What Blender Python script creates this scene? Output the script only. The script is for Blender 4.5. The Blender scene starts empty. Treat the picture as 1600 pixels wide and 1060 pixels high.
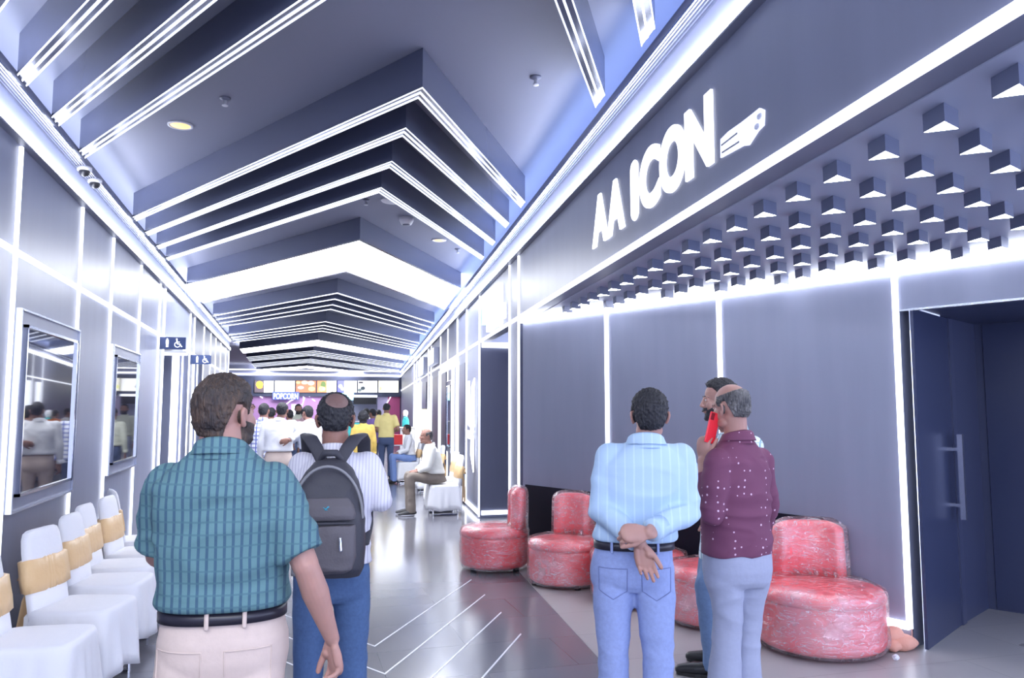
import bpy, bmesh, math, random
import numpy as np
from mathutils import Vector, Matrix, noise
from mathutils.bvhtree import BVHTree

# ------------------------------------------------------------------ camera, world, exposure
random.seed(7)
sc = bpy.context.scene
COL = sc.collection
F, CX, CY, EYE, HY = 1225.0, 800.0, 530.0, 1.6, 641.0
PITCH = math.atan((HY-CY)/F); YAW = math.atan((800-453)/F)
cam = bpy.data.objects.new('camera', bpy.data.cameras.new('camera')); COL.objects.link(cam)
cam.data.sensor_width = 36.0; cam.data.lens = 36.0*F/1600.0
cam.data.clip_start = 0.05; cam.data.clip_end = 200
cam.location = (0, 0, EYE); cam.rotation_euler = (math.pi/2+PITCH, 0, -YAW)
sc.camera = cam
w = bpy.data.worlds.new('world'); sc.world = w; w.use_nodes = True
WORLD_STRENGTH = 1.1
w.node_tree.nodes['Background'].inputs[0].default_value = (0.62, 0.70, 1.0, 1)
w.node_tree.nodes['Background'].inputs[1].default_value = WORLD_STRENGTH
sc.view_settings.view_transform = 'Standard'; sc.view_settings.look = 'None'
sc.view_settings.gamma = 1.0; sc.view_settings.use_curve_mapping = False
sc.view_settings.exposure = 2.1
LED = 5.0; BAND = 3.2                  # emission of the LED strips and of the stretched light ceilings

FW = Vector((math.sin(YAW)*math.cos(PITCH), math.cos(YAW)*math.cos(PITCH), math.sin(PITCH)))
RT = Vector((math.cos(YAW), -math.sin(YAW), 0)); UP = RT.cross(FW); EYEP = Vector((0, 0, EYE))
def ray(x, y): return FW + RT*((x-CX)/F) + UP*((CY-y)/F)
def P(x, y, k): return EYEP + ray(x, y)*k                 # a point at distance k ahead of the camera
def at_z(x, y, z): d = ray(x, y); return EYEP + d*((z-EYE)/d.z)
def at_x(x, y, X): d = ray(x, y); return EYEP + d*(X/d.x)
def at_y(x, y, Y): d = ray(x, y); return EYEP + d*(Y/d.y)
def at_plane(x, y, p, n): d = ray(x, y); return EYEP + d*((Vector(p)-EYEP).dot(n)/d.dot(n))

# ------------------------------------------------------------------ materials
def new_mat(name):
    m = bpy.data.materials.new(name); m.use_nodes = True
    nt = m.node_tree; return m, nt, nt.nodes['Principled BSDF']
def N(nt, typ, **kw):
    n = nt.nodes.new(typ)
    for k, v in kw.items():
        if k in n.inputs: n.inputs[k].default_value = v
        else: setattr(n, k, v)
    return n
def c4(c): return (c[0], c[1], c[2], 1)
def srgb(r, g, b):
    f = lambda u: (u/255/12.92) if u/255 <= 0.04045 else ((u/255+0.055)/1.055)**2.4
    return (f(r), f(g), f(b))
def plain(name, col, rough=0.6, metal=0.0, bump=0.0, scale=60, spec=0.5, var=0.0):
    m, nt, b = new_mat(name)
    b.inputs['Base Color'].default_value = c4(col); b.inputs['Roughness'].default_value = rough
    b.inputs['Metallic'].default_value = metal; b.inputs['Specular IOR Level'].default_value = spec
    if bump or var:
        tc = N(nt, 'ShaderNodeTexCoord'); no = N(nt, 'ShaderNodeTexNoise', Scale=scale, Detail=4.0)
        nt.links.new(tc.outputs['Object'], no.inputs['Vector'])
        if bump:
            bp = N(nt, 'ShaderNodeBump', Strength=bump, Distance=0.01)
            nt.links.new(no.outputs['Fac'], bp.inputs['Height']); nt.links.new(bp.outputs['Normal'], b.inputs['Normal'])
        if var:
            mx = N(nt, 'ShaderNodeMix', data_type='RGBA')
            mx.inputs[6].default_value = c4([c*(1-var) for c in col]); mx.inputs[7].default_value = c4([min(1, c*(1+var)) for c in col])
            nt.links.new(no.outputs['Fac'], mx.inputs[0]); nt.links.new(mx.outputs[2], b.inputs['Base Color'])
    return m
def glow(name, col, strength):
    m, nt, b = new_mat(name)
    b.inputs['Base Color'].default_value = c4(col); b.inputs['Emission Color'].default_value = c4(col)
    b.inputs['Emission Strength'].default_value = strength
    return m
def stripes(name, base, line, axis='X', freq=60.0, width=0.3, line2=None, freq2=60.0, width2=0.25, rough=0.8, bump=0.15, wob=0.01):
    """Cloth with woven lines across the garment (axis X = vertical lines) and, with line2, lines along it."""
    m, nt, b = new_mat(name); b.inputs['Roughness'].default_value = rough; b.inputs['Specular IOR Level'].default_value = 0.25
    tc = N(nt, 'ShaderNodeTexCoord'); nz = N(nt, 'ShaderNodeTexNoise', Scale=5.0, Detail=2.0)
    nt.links.new(tc.outputs['Object'], nz.inputs['Vector'])
    ad = N(nt, 'ShaderNodeMix', data_type='VECTOR'); ad.blend_type = 'MIX' if hasattr(ad, 'blend_type') else ad.blend_type
    sub = N(nt, 'ShaderNodeVectorMath', operation='SUBTRACT'); sub.inputs[1].default_value = (0.5, 0.5, 0.5)
    nt.links.new(nz.outputs['Color'], sub.inputs[0])
    scl = N(nt, 'ShaderNodeVectorMath', operation='SCALE'); scl.inputs['Scale'].default_value = wob
    nt.links.new(sub.outputs[0], scl.inputs[0])
    add = N(nt, 'ShaderNodeVectorMath', operation='ADD')
    nt.links.new(tc.outputs['Object'], add.inputs[0]); nt.links.new(scl.outputs[0], add.inputs[1])
    sp = N(nt, 'ShaderNodeSeparateXYZ'); nt.links.new(add.outputs[0], sp.inputs[0])
    def lines(out, fr, wd):
        a = N(nt, 'ShaderNodeMath', operation='MULTIPLY'); a.inputs[1].default_value = fr; nt.links.new(out, a.inputs[0])
        f_ = N(nt, 'ShaderNodeMath', operation='FRACT'); nt.links.new(a.outputs[0], f_.inputs[0])
        l = N(nt, 'ShaderNodeMath', operation='LESS_THAN'); l.inputs[1].default_value = wd; nt.links.new(f_.outputs[0], l.inputs[0])
        return l.outputs[0]
    mx = N(nt, 'ShaderNodeMix', data_type='RGBA'); mx.inputs[6].default_value = c4(base); mx.inputs[7].default_value = c4(line)
    nt.links.new(lines(sp.outputs[axis], freq, width), mx.inputs[0]); out = mx.outputs[2]
    if line2 is not None:
        m2 = N(nt, 'ShaderNodeMix', data_type='RGBA'); m2.inputs[7].default_value = c4(line2)
        h = N(nt, 'ShaderNodeMath', operation='MULTIPLY'); h.inputs[1].default_value = 0.7
        nt.links.new(lines(sp.outputs['Z'], freq2, width2), h.inputs[0]); nt.links.new(h.outputs[0], m2.inputs[0])
        nt.links.new(out, m2.inputs[6]); out = m2.outputs[2]
    nt.links.new(out, b.inputs['Base Color'])
    n2 = N(nt, 'ShaderNodeTexNoise', Scale=14.0, Detail=4.0); nt.links.new(tc.outputs['Object'], n2.inputs['Vector'])
    bp = N(nt, 'ShaderNodeBump', Strength=bump, Distance=0.02); nt.links.new(n2.outputs['Fac'], bp.inputs['Height'])
    nt.links.new(bp.outputs['Normal'], b.inputs['Normal'])
    return m
def dotted(name, base, dot, scale=27.0, r=0.14, rough=0.7):
    m, nt, b = new_mat(name); b.inputs['Roughness'].default_value = rough; b.inputs['Specular IOR Level'].default_value = 0.3
    tc = N(nt, 'ShaderNodeTexCoord'); v = N(nt, 'ShaderNodeTexVoronoi', Scale=scale, Randomness=0.3)
    nt.links.new(tc.outputs['Object'], v.inputs['Vector'])
    l = N(nt, 'ShaderNodeMath', operation='LESS_THAN'); l.inputs[1].default_value = r; nt.links.new(v.outputs['Distance'], l.inputs[0])
    mx = N(nt, 'ShaderNodeMix', data_type='RGBA'); mx.inputs[6].default_value = c4(base); mx.inputs[7].default_value = c4(dot)
    nt.links.new(l.outputs[0], mx.inputs[0]); nt.links.new(mx.outputs[2], b.inputs['Base Color'])
    return m
def hair_mat(name, dark, light, scale=1.0, mixv=0.5):
    m, nt, b = new_mat(name); b.inputs['Roughness'].default_value = 0.5
    tc = N(nt, 'ShaderNodeTexCoord'); mp = N(nt, 'ShaderNodeMapping'); mp.inputs['Scale'].default_value = (160*scale, 160*scale, 22*scale)
    no = N(nt, 'ShaderNodeTexNoise', Scale=1.0, Detail=5.0)
    nt.links.new(tc.outputs['Object'], mp.inputs['Vector']); nt.links.new(mp.outputs[0], no.inputs['Vector'])
    big = N(nt, 'ShaderNodeTexNoise', Scale=16.0, Detail=2.0); nt.links.new(tc.outputs['Object'], big.inputs['Vector'])
    av = N(nt, 'ShaderNodeMath', operation='MULTIPLY'); nt.links.new(no.outputs['Fac'], av.inputs[0]); nt.links.new(big.outputs['Fac'], av.inputs[1])
    mr = N(nt, 'ShaderNodeMapRange'); mr.inputs['From Min'].default_value = 0.15; mr.inputs['From Max'].default_value = 0.15+mixv*0.5
    nt.links.new(av.outputs[0], mr.inputs['Value'])
    mx = N(nt, 'ShaderNodeMix', data_type='RGBA'); mx.inputs[6].default_value = c4(dark); mx.inputs[7].default_value = c4(light)
    nt.links.new(mr.outputs[0], mx.inputs[0]); nt.links.new(mx.outputs[2], b.inputs['Base Color'])
    bp = N(nt, 'ShaderNodeBump', Strength=0.9, Distance=0.01); nt.links.new(no.outputs['Fac'], bp.inputs['Height'])
    nt.links.new(bp.outputs['Normal'], b.inputs['Normal'])
    return m
def skin_mat(name, col):
    m, nt, b = new_mat(name); b.inputs['Roughness'].default_value = 0.5
    b.inputs['Subsurface Weight'].default_value = 0.12; b.inputs['Subsurface Radius'].default_value = (0.02, 0.008, 0.004)
    tc = N(nt, 'ShaderNodeTexCoord'); no = N(nt, 'ShaderNodeTexNoise', Scale=18.0, Detail=4.0)
    nt.links.new(tc.outputs['Object'], no.inputs['Vector'])
    mx = N(nt, 'ShaderNodeMix', data_type='RGBA'); mx.inputs[6].default_value = c4([c*0.85 for c in col]); mx.inputs[7].default_value = c4([min(1, col[0]*1.12), col[1]*1.06, col[2]*1.04])
    nt.links.new(no.outputs['Fac'], mx.inputs[0]); nt.links.new(mx.outputs[2], b.inputs['Base Color'])
    return m
def laminate(name, col, rough=0.3, panel=None, bump=0.0):
    m, nt, b = new_mat(name); b.inputs['Roughness'].default_value = rough
    tc = N(nt, 'ShaderNodeTexCoord'); mp = N(nt, 'ShaderNodeMapping'); mp.inputs['Scale'].default_value = (3, 3, 0.35)
    no = N(nt, 'ShaderNodeTexNoise', Scale=2.0, Detail=5.0)
    nt.links.new(tc.outputs['Object'], mp.inputs['Vector']); nt.links.new(mp.outputs[0], no.inputs['Vector'])
    mx = N(nt, 'ShaderNodeMix', data_type='RGBA'); mx.inputs[6].default_value = c4([c*0.88 for c in col]); mx.inputs[7].default_value = c4([c*1.12 for c in col])
    nt.links.new(no.outputs['Fac'], mx.inputs[0]); nt.links.new(mx.outputs[2], b.inputs['Base Color'])
    return m

M = {}
M['led'] = glow('led', (0.86, 0.90, 1.0), LED)
M['led_soft'] = glow('led_soft', (0.86, 0.90, 1.0), 0.6)
M['led_line'] = glow('led_line', (0.86, 0.90, 1.0), 0.75)
M['led_back'] = glow('led_back', (0.86, 0.90, 1.0), 2.6)
M['band'] = glow('light_ceiling', (0.92, 0.95, 1.0), BAND)
M['wall_left'] = laminate('blue_grey_laminate', (0.17, 0.185, 0.27), 0.36)
M['wall_right'] = laminate('dark_blue_grey_laminate', (0.15, 0.162, 0.24), 0.40)
M['wall_back'] = laminate('slate_laminate', (0.22, 0.235, 0.32), 0.42)
M['back_low_dark'] = plain('matt_black', (0.010, 0.010, 0.02), 0.6, spec=0.15)
M['ceiling'] = plain('grey_ceiling_paint', (0.22, 0.228, 0.31), 0.55)
M['fin'] = plain('blue_black_lacquer', (0.07, 0.08, 0.135), 0.25)
M['cove'] = plain('white_blue_paint', (0.50, 0.54, 0.74), 0.5)
M['silver'] = plain('brushed_aluminium', (0.62, 0.65, 0.74), 0.22, 1.0)
M['mirror'] = plain('polished_steel', (0.38, 0.40, 0.48), 0.14, 1.0)
M['grille'] = plain('grey_grille', (0.16, 0.17, 0.24), 0.4)
M['black'] = plain('black_plastic', (0.015, 0.015, 0.02), 0.35)
M['white_plastic'] = plain('white_plastic', (0.75, 0.75, 0.80), 0.4)
M['doorglass'] = plain('dark_tinted_glass', (0.035, 0.045, 0.10), 0.28, 0.0, spec=0.6)
M['navy'] = plain('navy_panel', (0.05, 0.06, 0.12), 0.35)
M['screen'] = plain('black_screen_glass', (0.02, 0.02, 0.035), 0.03, 0.0, spec=1.0)
M['cloth_white'] = plain('white_cover_cloth', (0.90, 0.90, 0.93), 0.8, bump=0.2, scale=20)
M['sash'] = plain('gold_satin', (0.85, 0.58, 0.30), 0.4, bump=0.3, scale=30)
M['chrome'] = plain('chrome', (0.7, 0.72, 0.78), 0.12, 1.0)

# ------------------------------------------------------------------ mesh building
class MB:
    def __init__(s): s.v = []; s.f = []
    def add(s, vs, fs):
        o = len(s.v); s.v += [tuple(v) for v in vs]; s.f += [tuple(i+o for i in f) for f in fs]; return s
    def box(s, a, b, mat=None):
        x0, y0, z0 = a; x1, y1, z1 = b
        vs = [(x0,y0,z0),(x1,y0,z0),(x1,y1,z0),(x0,y1,z0),(x0,y0,z1),(x1,y0,z1),(x1,y1,z1),(x0,y1,z1)]
        if mat is not None: vs = [mat @ Vector(v) for v in vs]
        return s.add(vs, [(0,3,2,1),(4,5,6,7),(0,1,5,4),(1,2,6,5),(2,3,7,6),(3,0,4,7)])
    def prism(s, poly, z0, z1):
        n = len(poly)
        a = sum(poly[i][0]*poly[(i+1)%n][1]-poly[(i+1)%n][0]*poly[i][1] for i in range(n))
        if a < 0: poly = poly[::-1]
        vs = [(p[0], p[1], z0) for p in poly]+[(p[0], p[1], z1) for p in poly]
        fs = [tuple(range(n))[::-1], tuple(range(n, 2*n))]+[(i, (i+1)%n, n+(i+1)%n, n+i) for i in range(n)]
        return s.add(vs, fs)
    def wallbox(s, p0, p1, z0, z1, out, back=0.0):
        """A slab standing on the line p0-p1, 'out' metres proud on the left-hand side of p0->p1, 'back' behind it."""
        a = Vector((p0[0], p0[1])); b = Vector((p1[0], p1[1])); d = (b-a).normalized(); n = Vector((-d.y, d.x))
        q = [a-n*back, b-n*back, b+n*out, a+n*out]
        return s.prism([(v.x, v.y) for v in q], z0, z1)
    def rings(s, rs, closed_ends=True):
        n = len(rs[0]); o = len(s.v); vs = [p for r in rs for p in r]; fs = []
        for i in range(len(rs)-1):
            for j in range(n): fs.append((i*n+j, i*n+(j+1)%n, (i+1)*n+(j+1)%n, (i+1)*n+j))
        if closed_ends: fs.append(tuple(range(n))[::-1]); fs.append(tuple((len(rs)-1)*n+j for j in range(n)))
        return s.add(vs, fs)
    def tube(s, pts, radii, seg=16, side=None, flat=1.0, ends=True):
        """Round (or, with side and flat, elliptical) tube along pts; radii per point; rounded ends."""
        pts = [Vector(p) for p in pts]; radii = list(radii) if hasattr(radii, '__len__') else [radii]*len(pts)
        rs = []
        prev = None
        for i, p in enumerate(pts):
            t = (pts[min(i+1, len(pts)-1)]-pts[max(i-1, 0)]).normalized()
            if side is not None: u = Vector(side)-t*t.dot(Vector(side))
            elif prev is not None: u = prev-t*t.dot(prev)
            else: u = t.orthogonal()
            if u.length < 1e-5: u = t.orthogonal()
            u.normalize(); prev = u; v = t.cross(u)
            def ring(c, r): return [c+u*(math.cos(2*math.pi*k/seg)*r)+v*(math.sin(2*math.pi*k/seg)*r*flat) for k in range(seg)]
            if i == 0 and ends:
                for a in (0.25, 0.65, 0.9): rs.append(ring(p-t*radii[0]*math.sqrt(1-a*a)*0.9, radii[0]*a))
            rs.append(ring(p, radii[i]))
            if i == len(pts)-1 and ends:
                for a in (0.9, 0.65, 0.25): rs.append(ring(p+t*radii[-1]*math.sqrt(1-a*a)*0.9, radii[-1]*a))
        return s.rings(rs)
    def ell(s, c, r, rot=None, nu=20, nv=12):
        c = Vector(c); R = rot if rot is not None else Matrix.Identity(3); rs = []
        vs = [c+R@Vector((0, 0, -r[2]))]; fs = []
        for i in range(1, nv):
            a = -math.pi/2+math.pi*i/nv
            for j in range(nu):
                b = 2*math.pi*j/nu
                vs.append(c+R@Vector((math.cos(a)*math.cos(b)*r[0], math.cos(a)*math.sin(b)*r[1], math.sin(a)*r[2])))
        vs.append(c+R@Vector((0, 0, r[2])))
        for j in range(nu):
            fs.append((0, 1+(j+1)%nu, 1+j)); e = 1+(nv-2)*nu; fs.append((len(vs)-1, e+j, e+(j+1)%nu))
        for i in range(nv-2):
            for j in range(nu):
                a = 1+i*nu+j; b = 1+i*nu+(j+1)%nu; fs.append((a, b, b+nu, a+nu))
        return s.add(vs, fs)
    def lathe(s, prof, c=(0, 0, 0), seg=32, mat=None):
        rs = [[Vector((c[0]+r*math.cos(2*math.pi*k/seg), c[1]+r*math.sin(2*math.pi*k/seg), c[2]+z)) for k in range(seg)] for r, z in prof]
        if mat is not None: rs = [[mat @ p for p in r] for r in rs]
        return s.rings(rs)
    def obj(s, name, mat, parent=None, smooth=False, loc=None, bevel=0.0):
        me = bpy.data.meshes.new(name); me.from_pydata(s.v, [], s.f); me.update()
        if mat is not None: me.materials.append(mat)
        if smooth:
            me.polygons.foreach_set('use_smooth', [True]*len(me.polygons))
        o = bpy.data.objects.new(name, me); COL.objects.link(o)
        if parent is not None: o.parent = parent
        if bevel:
            b = o.modifiers.new('bevel', 'BEVEL'); b.width = bevel; b.segments = 2; b.limit_method = 'ANGLE'
        return o
def recenter(o):
    """Put a top-level mesh's origin at the middle of its base."""
    me = o.data; n = len(me.vertices); a = np.empty(n*3); me.vertices.foreach_get('co', a); a = a.reshape(-1, 3)
    c = (a.min(0)+a.max(0))/2; c[2] = a[:, 2].min(); a -= c; me.vertices.foreach_set('co', a.ravel()); me.update(); o.location = c
    return o
def tag(o, label, cat, group=None, kind=None):
    o['label'] = label; o['category'] = cat
    if group: o['group'] = group
    if kind: o['kind'] = kind
    return o
def empty(name, loc, label, cat, group=None, rz=0.0):
    o = bpy.data.objects.new(name, None); COL.objects.link(o); o.location = loc; o.rotation_euler = (0, 0, rz)
    o.empty_display_size = 0.1
    return tag(o, label, cat, group)
def struct(name, mb, mat, parent=None, **kw):
    o = mb.obj(name, mat, parent, **kw)
    if parent is None: o['kind'] = 'structure'
    return o
def copy_tree(o, parent=None):
    c = o.copy(); COL.objects.link(c)
    if parent is not None: c.parent = parent
    for ch in list(o.children): copy_tree(ch, c)
    return c
TRIM = [0]
def trim(mb, mat=None, **kw):
    TRIM[0] += 1
    return struct('trim_%d' % TRIM[0], mb, mat or M['led_line'], **kw)

# ------------------------------------------------------------------ the shell of the corridor
XL = -1.75; SL = 0.0975
def XR(y): return 1.64+SL*y
ZM, ZT, ZS, ZF, ZC = 2.63, 3.36, 3.57, 3.60, 3.86        # entrance soffit, wall top, slot soffit, fin bottom, ceiling
WN = Vector((1, -SL, 0)).normalized()
def on_right(x, y): return at_plane(x, y, (XR(0), 0, 0), WN)
def WY(x, y=600): return on_right(x, y).y
Y0 = -5.0; YE = 42.0

def tile_floor(name, col, col2, rough):
    m, nt, b = new_mat(name)
    tc = N(nt, 'ShaderNodeTexCoord'); br = N(nt, 'ShaderNodeTexBrick', Scale=1.0)
    br.inputs['Brick Width'].default_value = 1.2; br.inputs['Row Height'].default_value = 0.6; br.inputs['Mortar Size'].default_value = 0.002
    br.inputs['Color1'].default_value = c4(col); br.inputs['Color2'].default_value = c4(col2); br.inputs['Mortar'].default_value = c4([c*0.5 for c in col])
    nt.links.new(tc.outputs['Object'], br.inputs['Vector'])
    no = N(nt, 'ShaderNodeTexNoise', Scale=1.3, Detail=5.0); nt.links.new(tc.outputs['Object'], no.inputs['Vector'])
    mr = N(nt, 'ShaderNodeMapRange'); mr.inputs['To Min'].default_value = rough*0.75; mr.inputs['To Max'].default_value = rough*1.3
    nt.links.new(no.outputs['Fac'], mr.inputs['Value']); nt.links.new(mr.outputs[0], b.inputs['Roughness'])
    nt.links.new(br.outputs['Color'], b.inputs['Base Color']); b.inputs['Specular IOR Level'].default_value = 0.75
    return m
M['uplight'] = glow('uplight', (0.8, 0.87, 1.0), 6.0); M['uplight_blue'] = glow('uplight_blue', (0.42, 0.58, 1.0), 6.0)
M['floor'] = tile_floor('dark_polished_tile', (0.14, 0.14, 0.165), (0.165, 0.16, 0.19), 0.17)
M['floor2'] = tile_floor('light_grey_tile', (0.37, 0.36, 0.37), (0.40, 0.385, 0.385), 0.3)
M['inlay'] = plain('white_inlay', (0.75, 0.75, 0.80), 0.3)

fl = struct('floor', MB().box((-7.2, Y0, -0.1), (8.5, YE+0.5, 0)), M['floor'])
BK = [(2.46, 8.25), (4.09, 4.50)]                          # back wall of the entrance recess
def edge(y): return XR(y)-0.15
e = MB().prism([(edge(Y0), Y0), (7.6, Y0), (7.6, 5.2), (5.55, 5.3), (4.1, 4.5), (2.5, 8.3), (edge(8.3), 8.3)], 0.0, 0.004)
struct('floor', e, M['floor2'])
inl = MB()
for k in range(6):                                          # chevron lines let into the dark floor, in two sets
    ya = 5.54-0.585*k if k < 4 else 17.2-0.6*(k-4)
    for sx, xe in ((1, 1.70-0.02*k), (-1, -0.75)):
        x0 = 0.6; dx = (xe-x0); dy = abs(dx)*1.70; wv = 0.012
        inl.prism([(x0, ya-wv), (xe, ya+dy-wv), (xe, ya+dy+wv), (x0, ya+wv)], 0.0, 0.002)
struct('floor_inlay', inl, M['inlay'], fl)

struct('ceiling', MB().box((-7.2, Y0, ZC), (8.5, YE+0.5, ZC+0.12)), M['ceiling'])

# left wall, with two openings to the washroom passages beyond
wl = MB()
OP = [(12.05, 15.04), (15.72, 17.39)]
wl.box((XL-0.15, Y0, 0), (XL, 12.05, ZT)); wl.box((XL-0.15, 15.04, 0), (XL, 15.72, ZM)); wl.box((XL-0.15, 17.39, 0), (XL, 24.5, ZM))
wl.box((XL-0.15, 12.05, ZM), (XL, 24.5, ZT))
for a, b in OP:
    wl.box((-3.6, b, 0), (XL-0.15, b+0.1, ZM)); wl.box((-3.6, a-0.1, 0), (XL-0.15, a, ZM)); wl.box((-3.7, a, 0), (-3.6, b, ZM)); wl.box((-3.6, a, ZM), (XL-0.15, b, ZM+0.1))
struct('wall_left', wl, M['wall_left'])
struct('wall_left_return', MB().box((-7.2, 24.5, 0), (XL, 24.65, ZC)), M['wall_left'])
struct('wall_left_far', MB().box((-7.3, 24.5, 0), (-7.2, YE, ZC)), M['wall_left'])
# bulkheads over both walls: pale cove face and a slot-diffuser grille along the edge
def rail(mb, off0, off1, z0, z1, side, ya=Y0, yb=24.5):
    """a bar along a wall; offsets are measured from the wall into the corridor."""
    if side < 0: mb.box((XL+off0, ya, z0), (XL+off1, yb, z1))
    else: mb.prism([(XR(ya)-off1, ya), (XR(yb)-off1, yb), (XR(yb)-off0, yb), (XR(ya)-off0, ya)], z0, z1)
for side, yb in ((-1, 24.5), (1, YE)):
    cv = MB(); rail(cv, -0.12, 0.015, ZT, ZS, side, yb=yb); rail(cv, -0.3, 0.015, ZS, ZS+0.06, side, yb=yb)
    struct('wall_cove_left' if side < 0 else 'wall_cove_right', cv, M['cove'])
    gr = MB(); rail(gr, 0.015, 0.125, ZS+0.01, ZS+0.06, side, yb=yb)
    g = trim(gr, M['grille'])
    sl = MB()
    for o in (0.018, 0.038, 0.058, 0.078, 0.098, 0.116): rail(sl, o, o+0.008, ZS-0.006, ZS+0.012, side, yb=yb)
    struct('slat', sl, M['silver'], g)
    ld = MB(); rail(ld, 0.0, 0.045, ZT-0.01, ZT+0.06, side, yb=yb); trim(ld, M['led'])
    lp = MB(); rail(lp, 0.0, 0.052, ZT-0.022, ZT-0.01, side, yb=yb); trim(lp, M['grille'])
    ul = MB(); rail(ul, 0.01, 0.04, ZS+0.065, ZS+0.08, side, yb=yb); trim(ul, M['uplight'] if side < 0 else M['uplight_blue'])
    ld = MB(); rail(ld, 0.0, 0.02, ZM-0.018, ZM+0.018, side, ya=Y0, yb=yb); trim(ld)

def vstrip(side, y, z0=0.05, z1=ZT-0.03, wv=0.015, pr=0.02, mat=None):
    m = MB()
    if side < 0: m.box((XL, y-wv, z0), (XL+pr, y+wv, z1))
    else:
        m.prism([(XR(y-wv), y-wv), (XR(y+wv), y+wv), (XR(y+wv)-pr, y+wv), (XR(y-wv)-pr, y-wv)], z0, z1)
    trim(m, mat)
for y in (-0.8, 0.8, 2.4, 4.1, 5.73, 7.34, 8.58, 10.13, 11.6, 12.03, 15.06, 15.70, 17.41, 18.88, 20.13, 21.57, 23.24, 24.42): vstrip(-1, y)
for a, b in OP:                                            # strips on the walls that face back inside the openings
    trim(MB().box((-2.02, b-0.02, 0.05), (-1.90, b, ZM-0.05)), M['led_soft']); trim(MB().box((-1.86, b-0.02, 0.05), (-1.835, b, ZM-0.05)))
    trim(MB().box((XL-1.6, b-0.02, ZM-0.06), (XL-0.02, b, ZM-0.01)))

# right wall: fascia over everything, pillar, door alcove, far wall run
wr = MB()
def rwall(mb, ya, yb, z0, z1, t=0.15): mb.prism([(XR(ya), ya), (XR(yb), yb), (XR(yb)+t, yb), (XR(ya)+t, ya)], z0, z1)
YP0, YP1, YA = 8.33, 8.96, 11.5
rwall(wr, 11.5, YE, 0, ZM); rwall(wr, Y0, YE, ZM, ZT)
rwall(wr, YP0, YP1, 0, ZM, 0.34)
struct('wall_right', wr, M['wall_right'])
al = MB().box((XR(YA)+0.004, YA-0.01, 0), (XR(YA)+1.3, YA-0.002, ZM-0.01)); al.box((XR(YA)+1.2, YP1-0.2, 0), (XR(YA)+1.3, YA, ZM)); al.prism([(XR(YP1)+0.3, YP1-0.02), (4.2, YP1-0.02), (4.2, YP1+0.08), (XR(YP1)+0.3, YP1+0.08)], 0, ZM)
struct('wall_alcove', al, M['wall_right'])
trim(MB().box((XR(YA)+0.02, YA-0.03, 0.05), (XR(YA)+1.2, YA-0.01, 0.11)))
trim(MB().box((XR(YA)+0.02, YA-0.05, ZM-0.09), (XR(YA)+1.2, YA, ZM-0.01)))
m = MB(); m.prism([(XR(11.55)-0.03, 11.55), (XR(13.6)-0.03, 13.6), (XR(13.6), 13.6), (XR(11.55), 11.55)], 0.05, 0.1); trim(m)
vstrip(1, YP0+0.03, z0=0.02); vstrip(1, YP1-0.02, z0=0.02); vstrip(1, YA+0.03, z0=0.02)
for x in (729.5, 715, 700, 688.5, 674, 669.5, 657, 651.5, 647.5): vstrip(1, WY(x), z1=ZT-0.03)
# entrance soffit and the diagonal back wall
struct('ceiling_entrance', MB().prism([(XR(Y0)+0.15, Y0), (7.8, Y0), (7.8, 8.3), (2.5, 8.6), (XR(8.6)+0.15, 8.6)], ZM-0.005, ZM+0.1), plain('soffit_paint', (0.34, 0.37, 0.50), 0.45))
bd = (Vector(BK[1])-Vector(BK[0])).normalized(); bn = Vector((bd.y, -bd.x)); bn = bn if bn.y < 0 else -bn   # facing the corridor
def bpt(t): v = Vector(BK[0])+bd*t; return (v.x, v.y)
BL = (Vector(BK[1])-Vector(BK[0])).length
def back_slab(mb, t0, t1, z0, z1, out, back=0.0):
    a, b = Vector(bpt(t0)), Vector(bpt(t1)); q = [a-bn*back, b-bn*back, b+bn*out, a+bn*out]
    return mb.prism([(v.x, v.y) for v in q], z0, z1)
wb = MB(); back_slab(wb, 0, BL, 0, ZM, 0.0, 0.15); back_slab(wb, BL, BL+4.2, 2.30, ZM, 0.0, 0.15)
struct('wall_back', wb, M['wall_back'])
dd = MB(); back_slab(dd, 0.05, BL-0.62, 0.0, 0.80, 0.012, 0.0); struct('wall_back_low_dark', dd, M['back_low_dark'])  # near-black slab over the lower back wall, ending short of the corner
m = MB(); back_slab(m, BL, BL+4.2, 2.285, 2.30, 0.01, 0.02); trim(m, M['silver'])
m = MB(); back_slab(m, 0.0, BL+4.2, ZM-0.075, ZM-0.012, 0.045, 0.0); trim(m, M['led_back'])
for p in (Vector((2.955, 7.07)), Vector((3.485, 5.87)), Vector(BK[1])-bd*0.02):
    t = (p-Vector(BK[0])).dot(bd); m = MB(); back_slab(m, t-0.019, t+0.019, 0.13 if t > 3.8 else 0.82, ZM-0.07, 0.02); trim(m)
m = MB(); back_slab(m, BL-0.4, BL-0.02, 0.12, 0.17, 0.03); trim(m)
m = MB(); back_slab(m, BL-0.006, BL+0.002, 0.0, 0.13, 0.02); trim(m, M['silver'])
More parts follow.
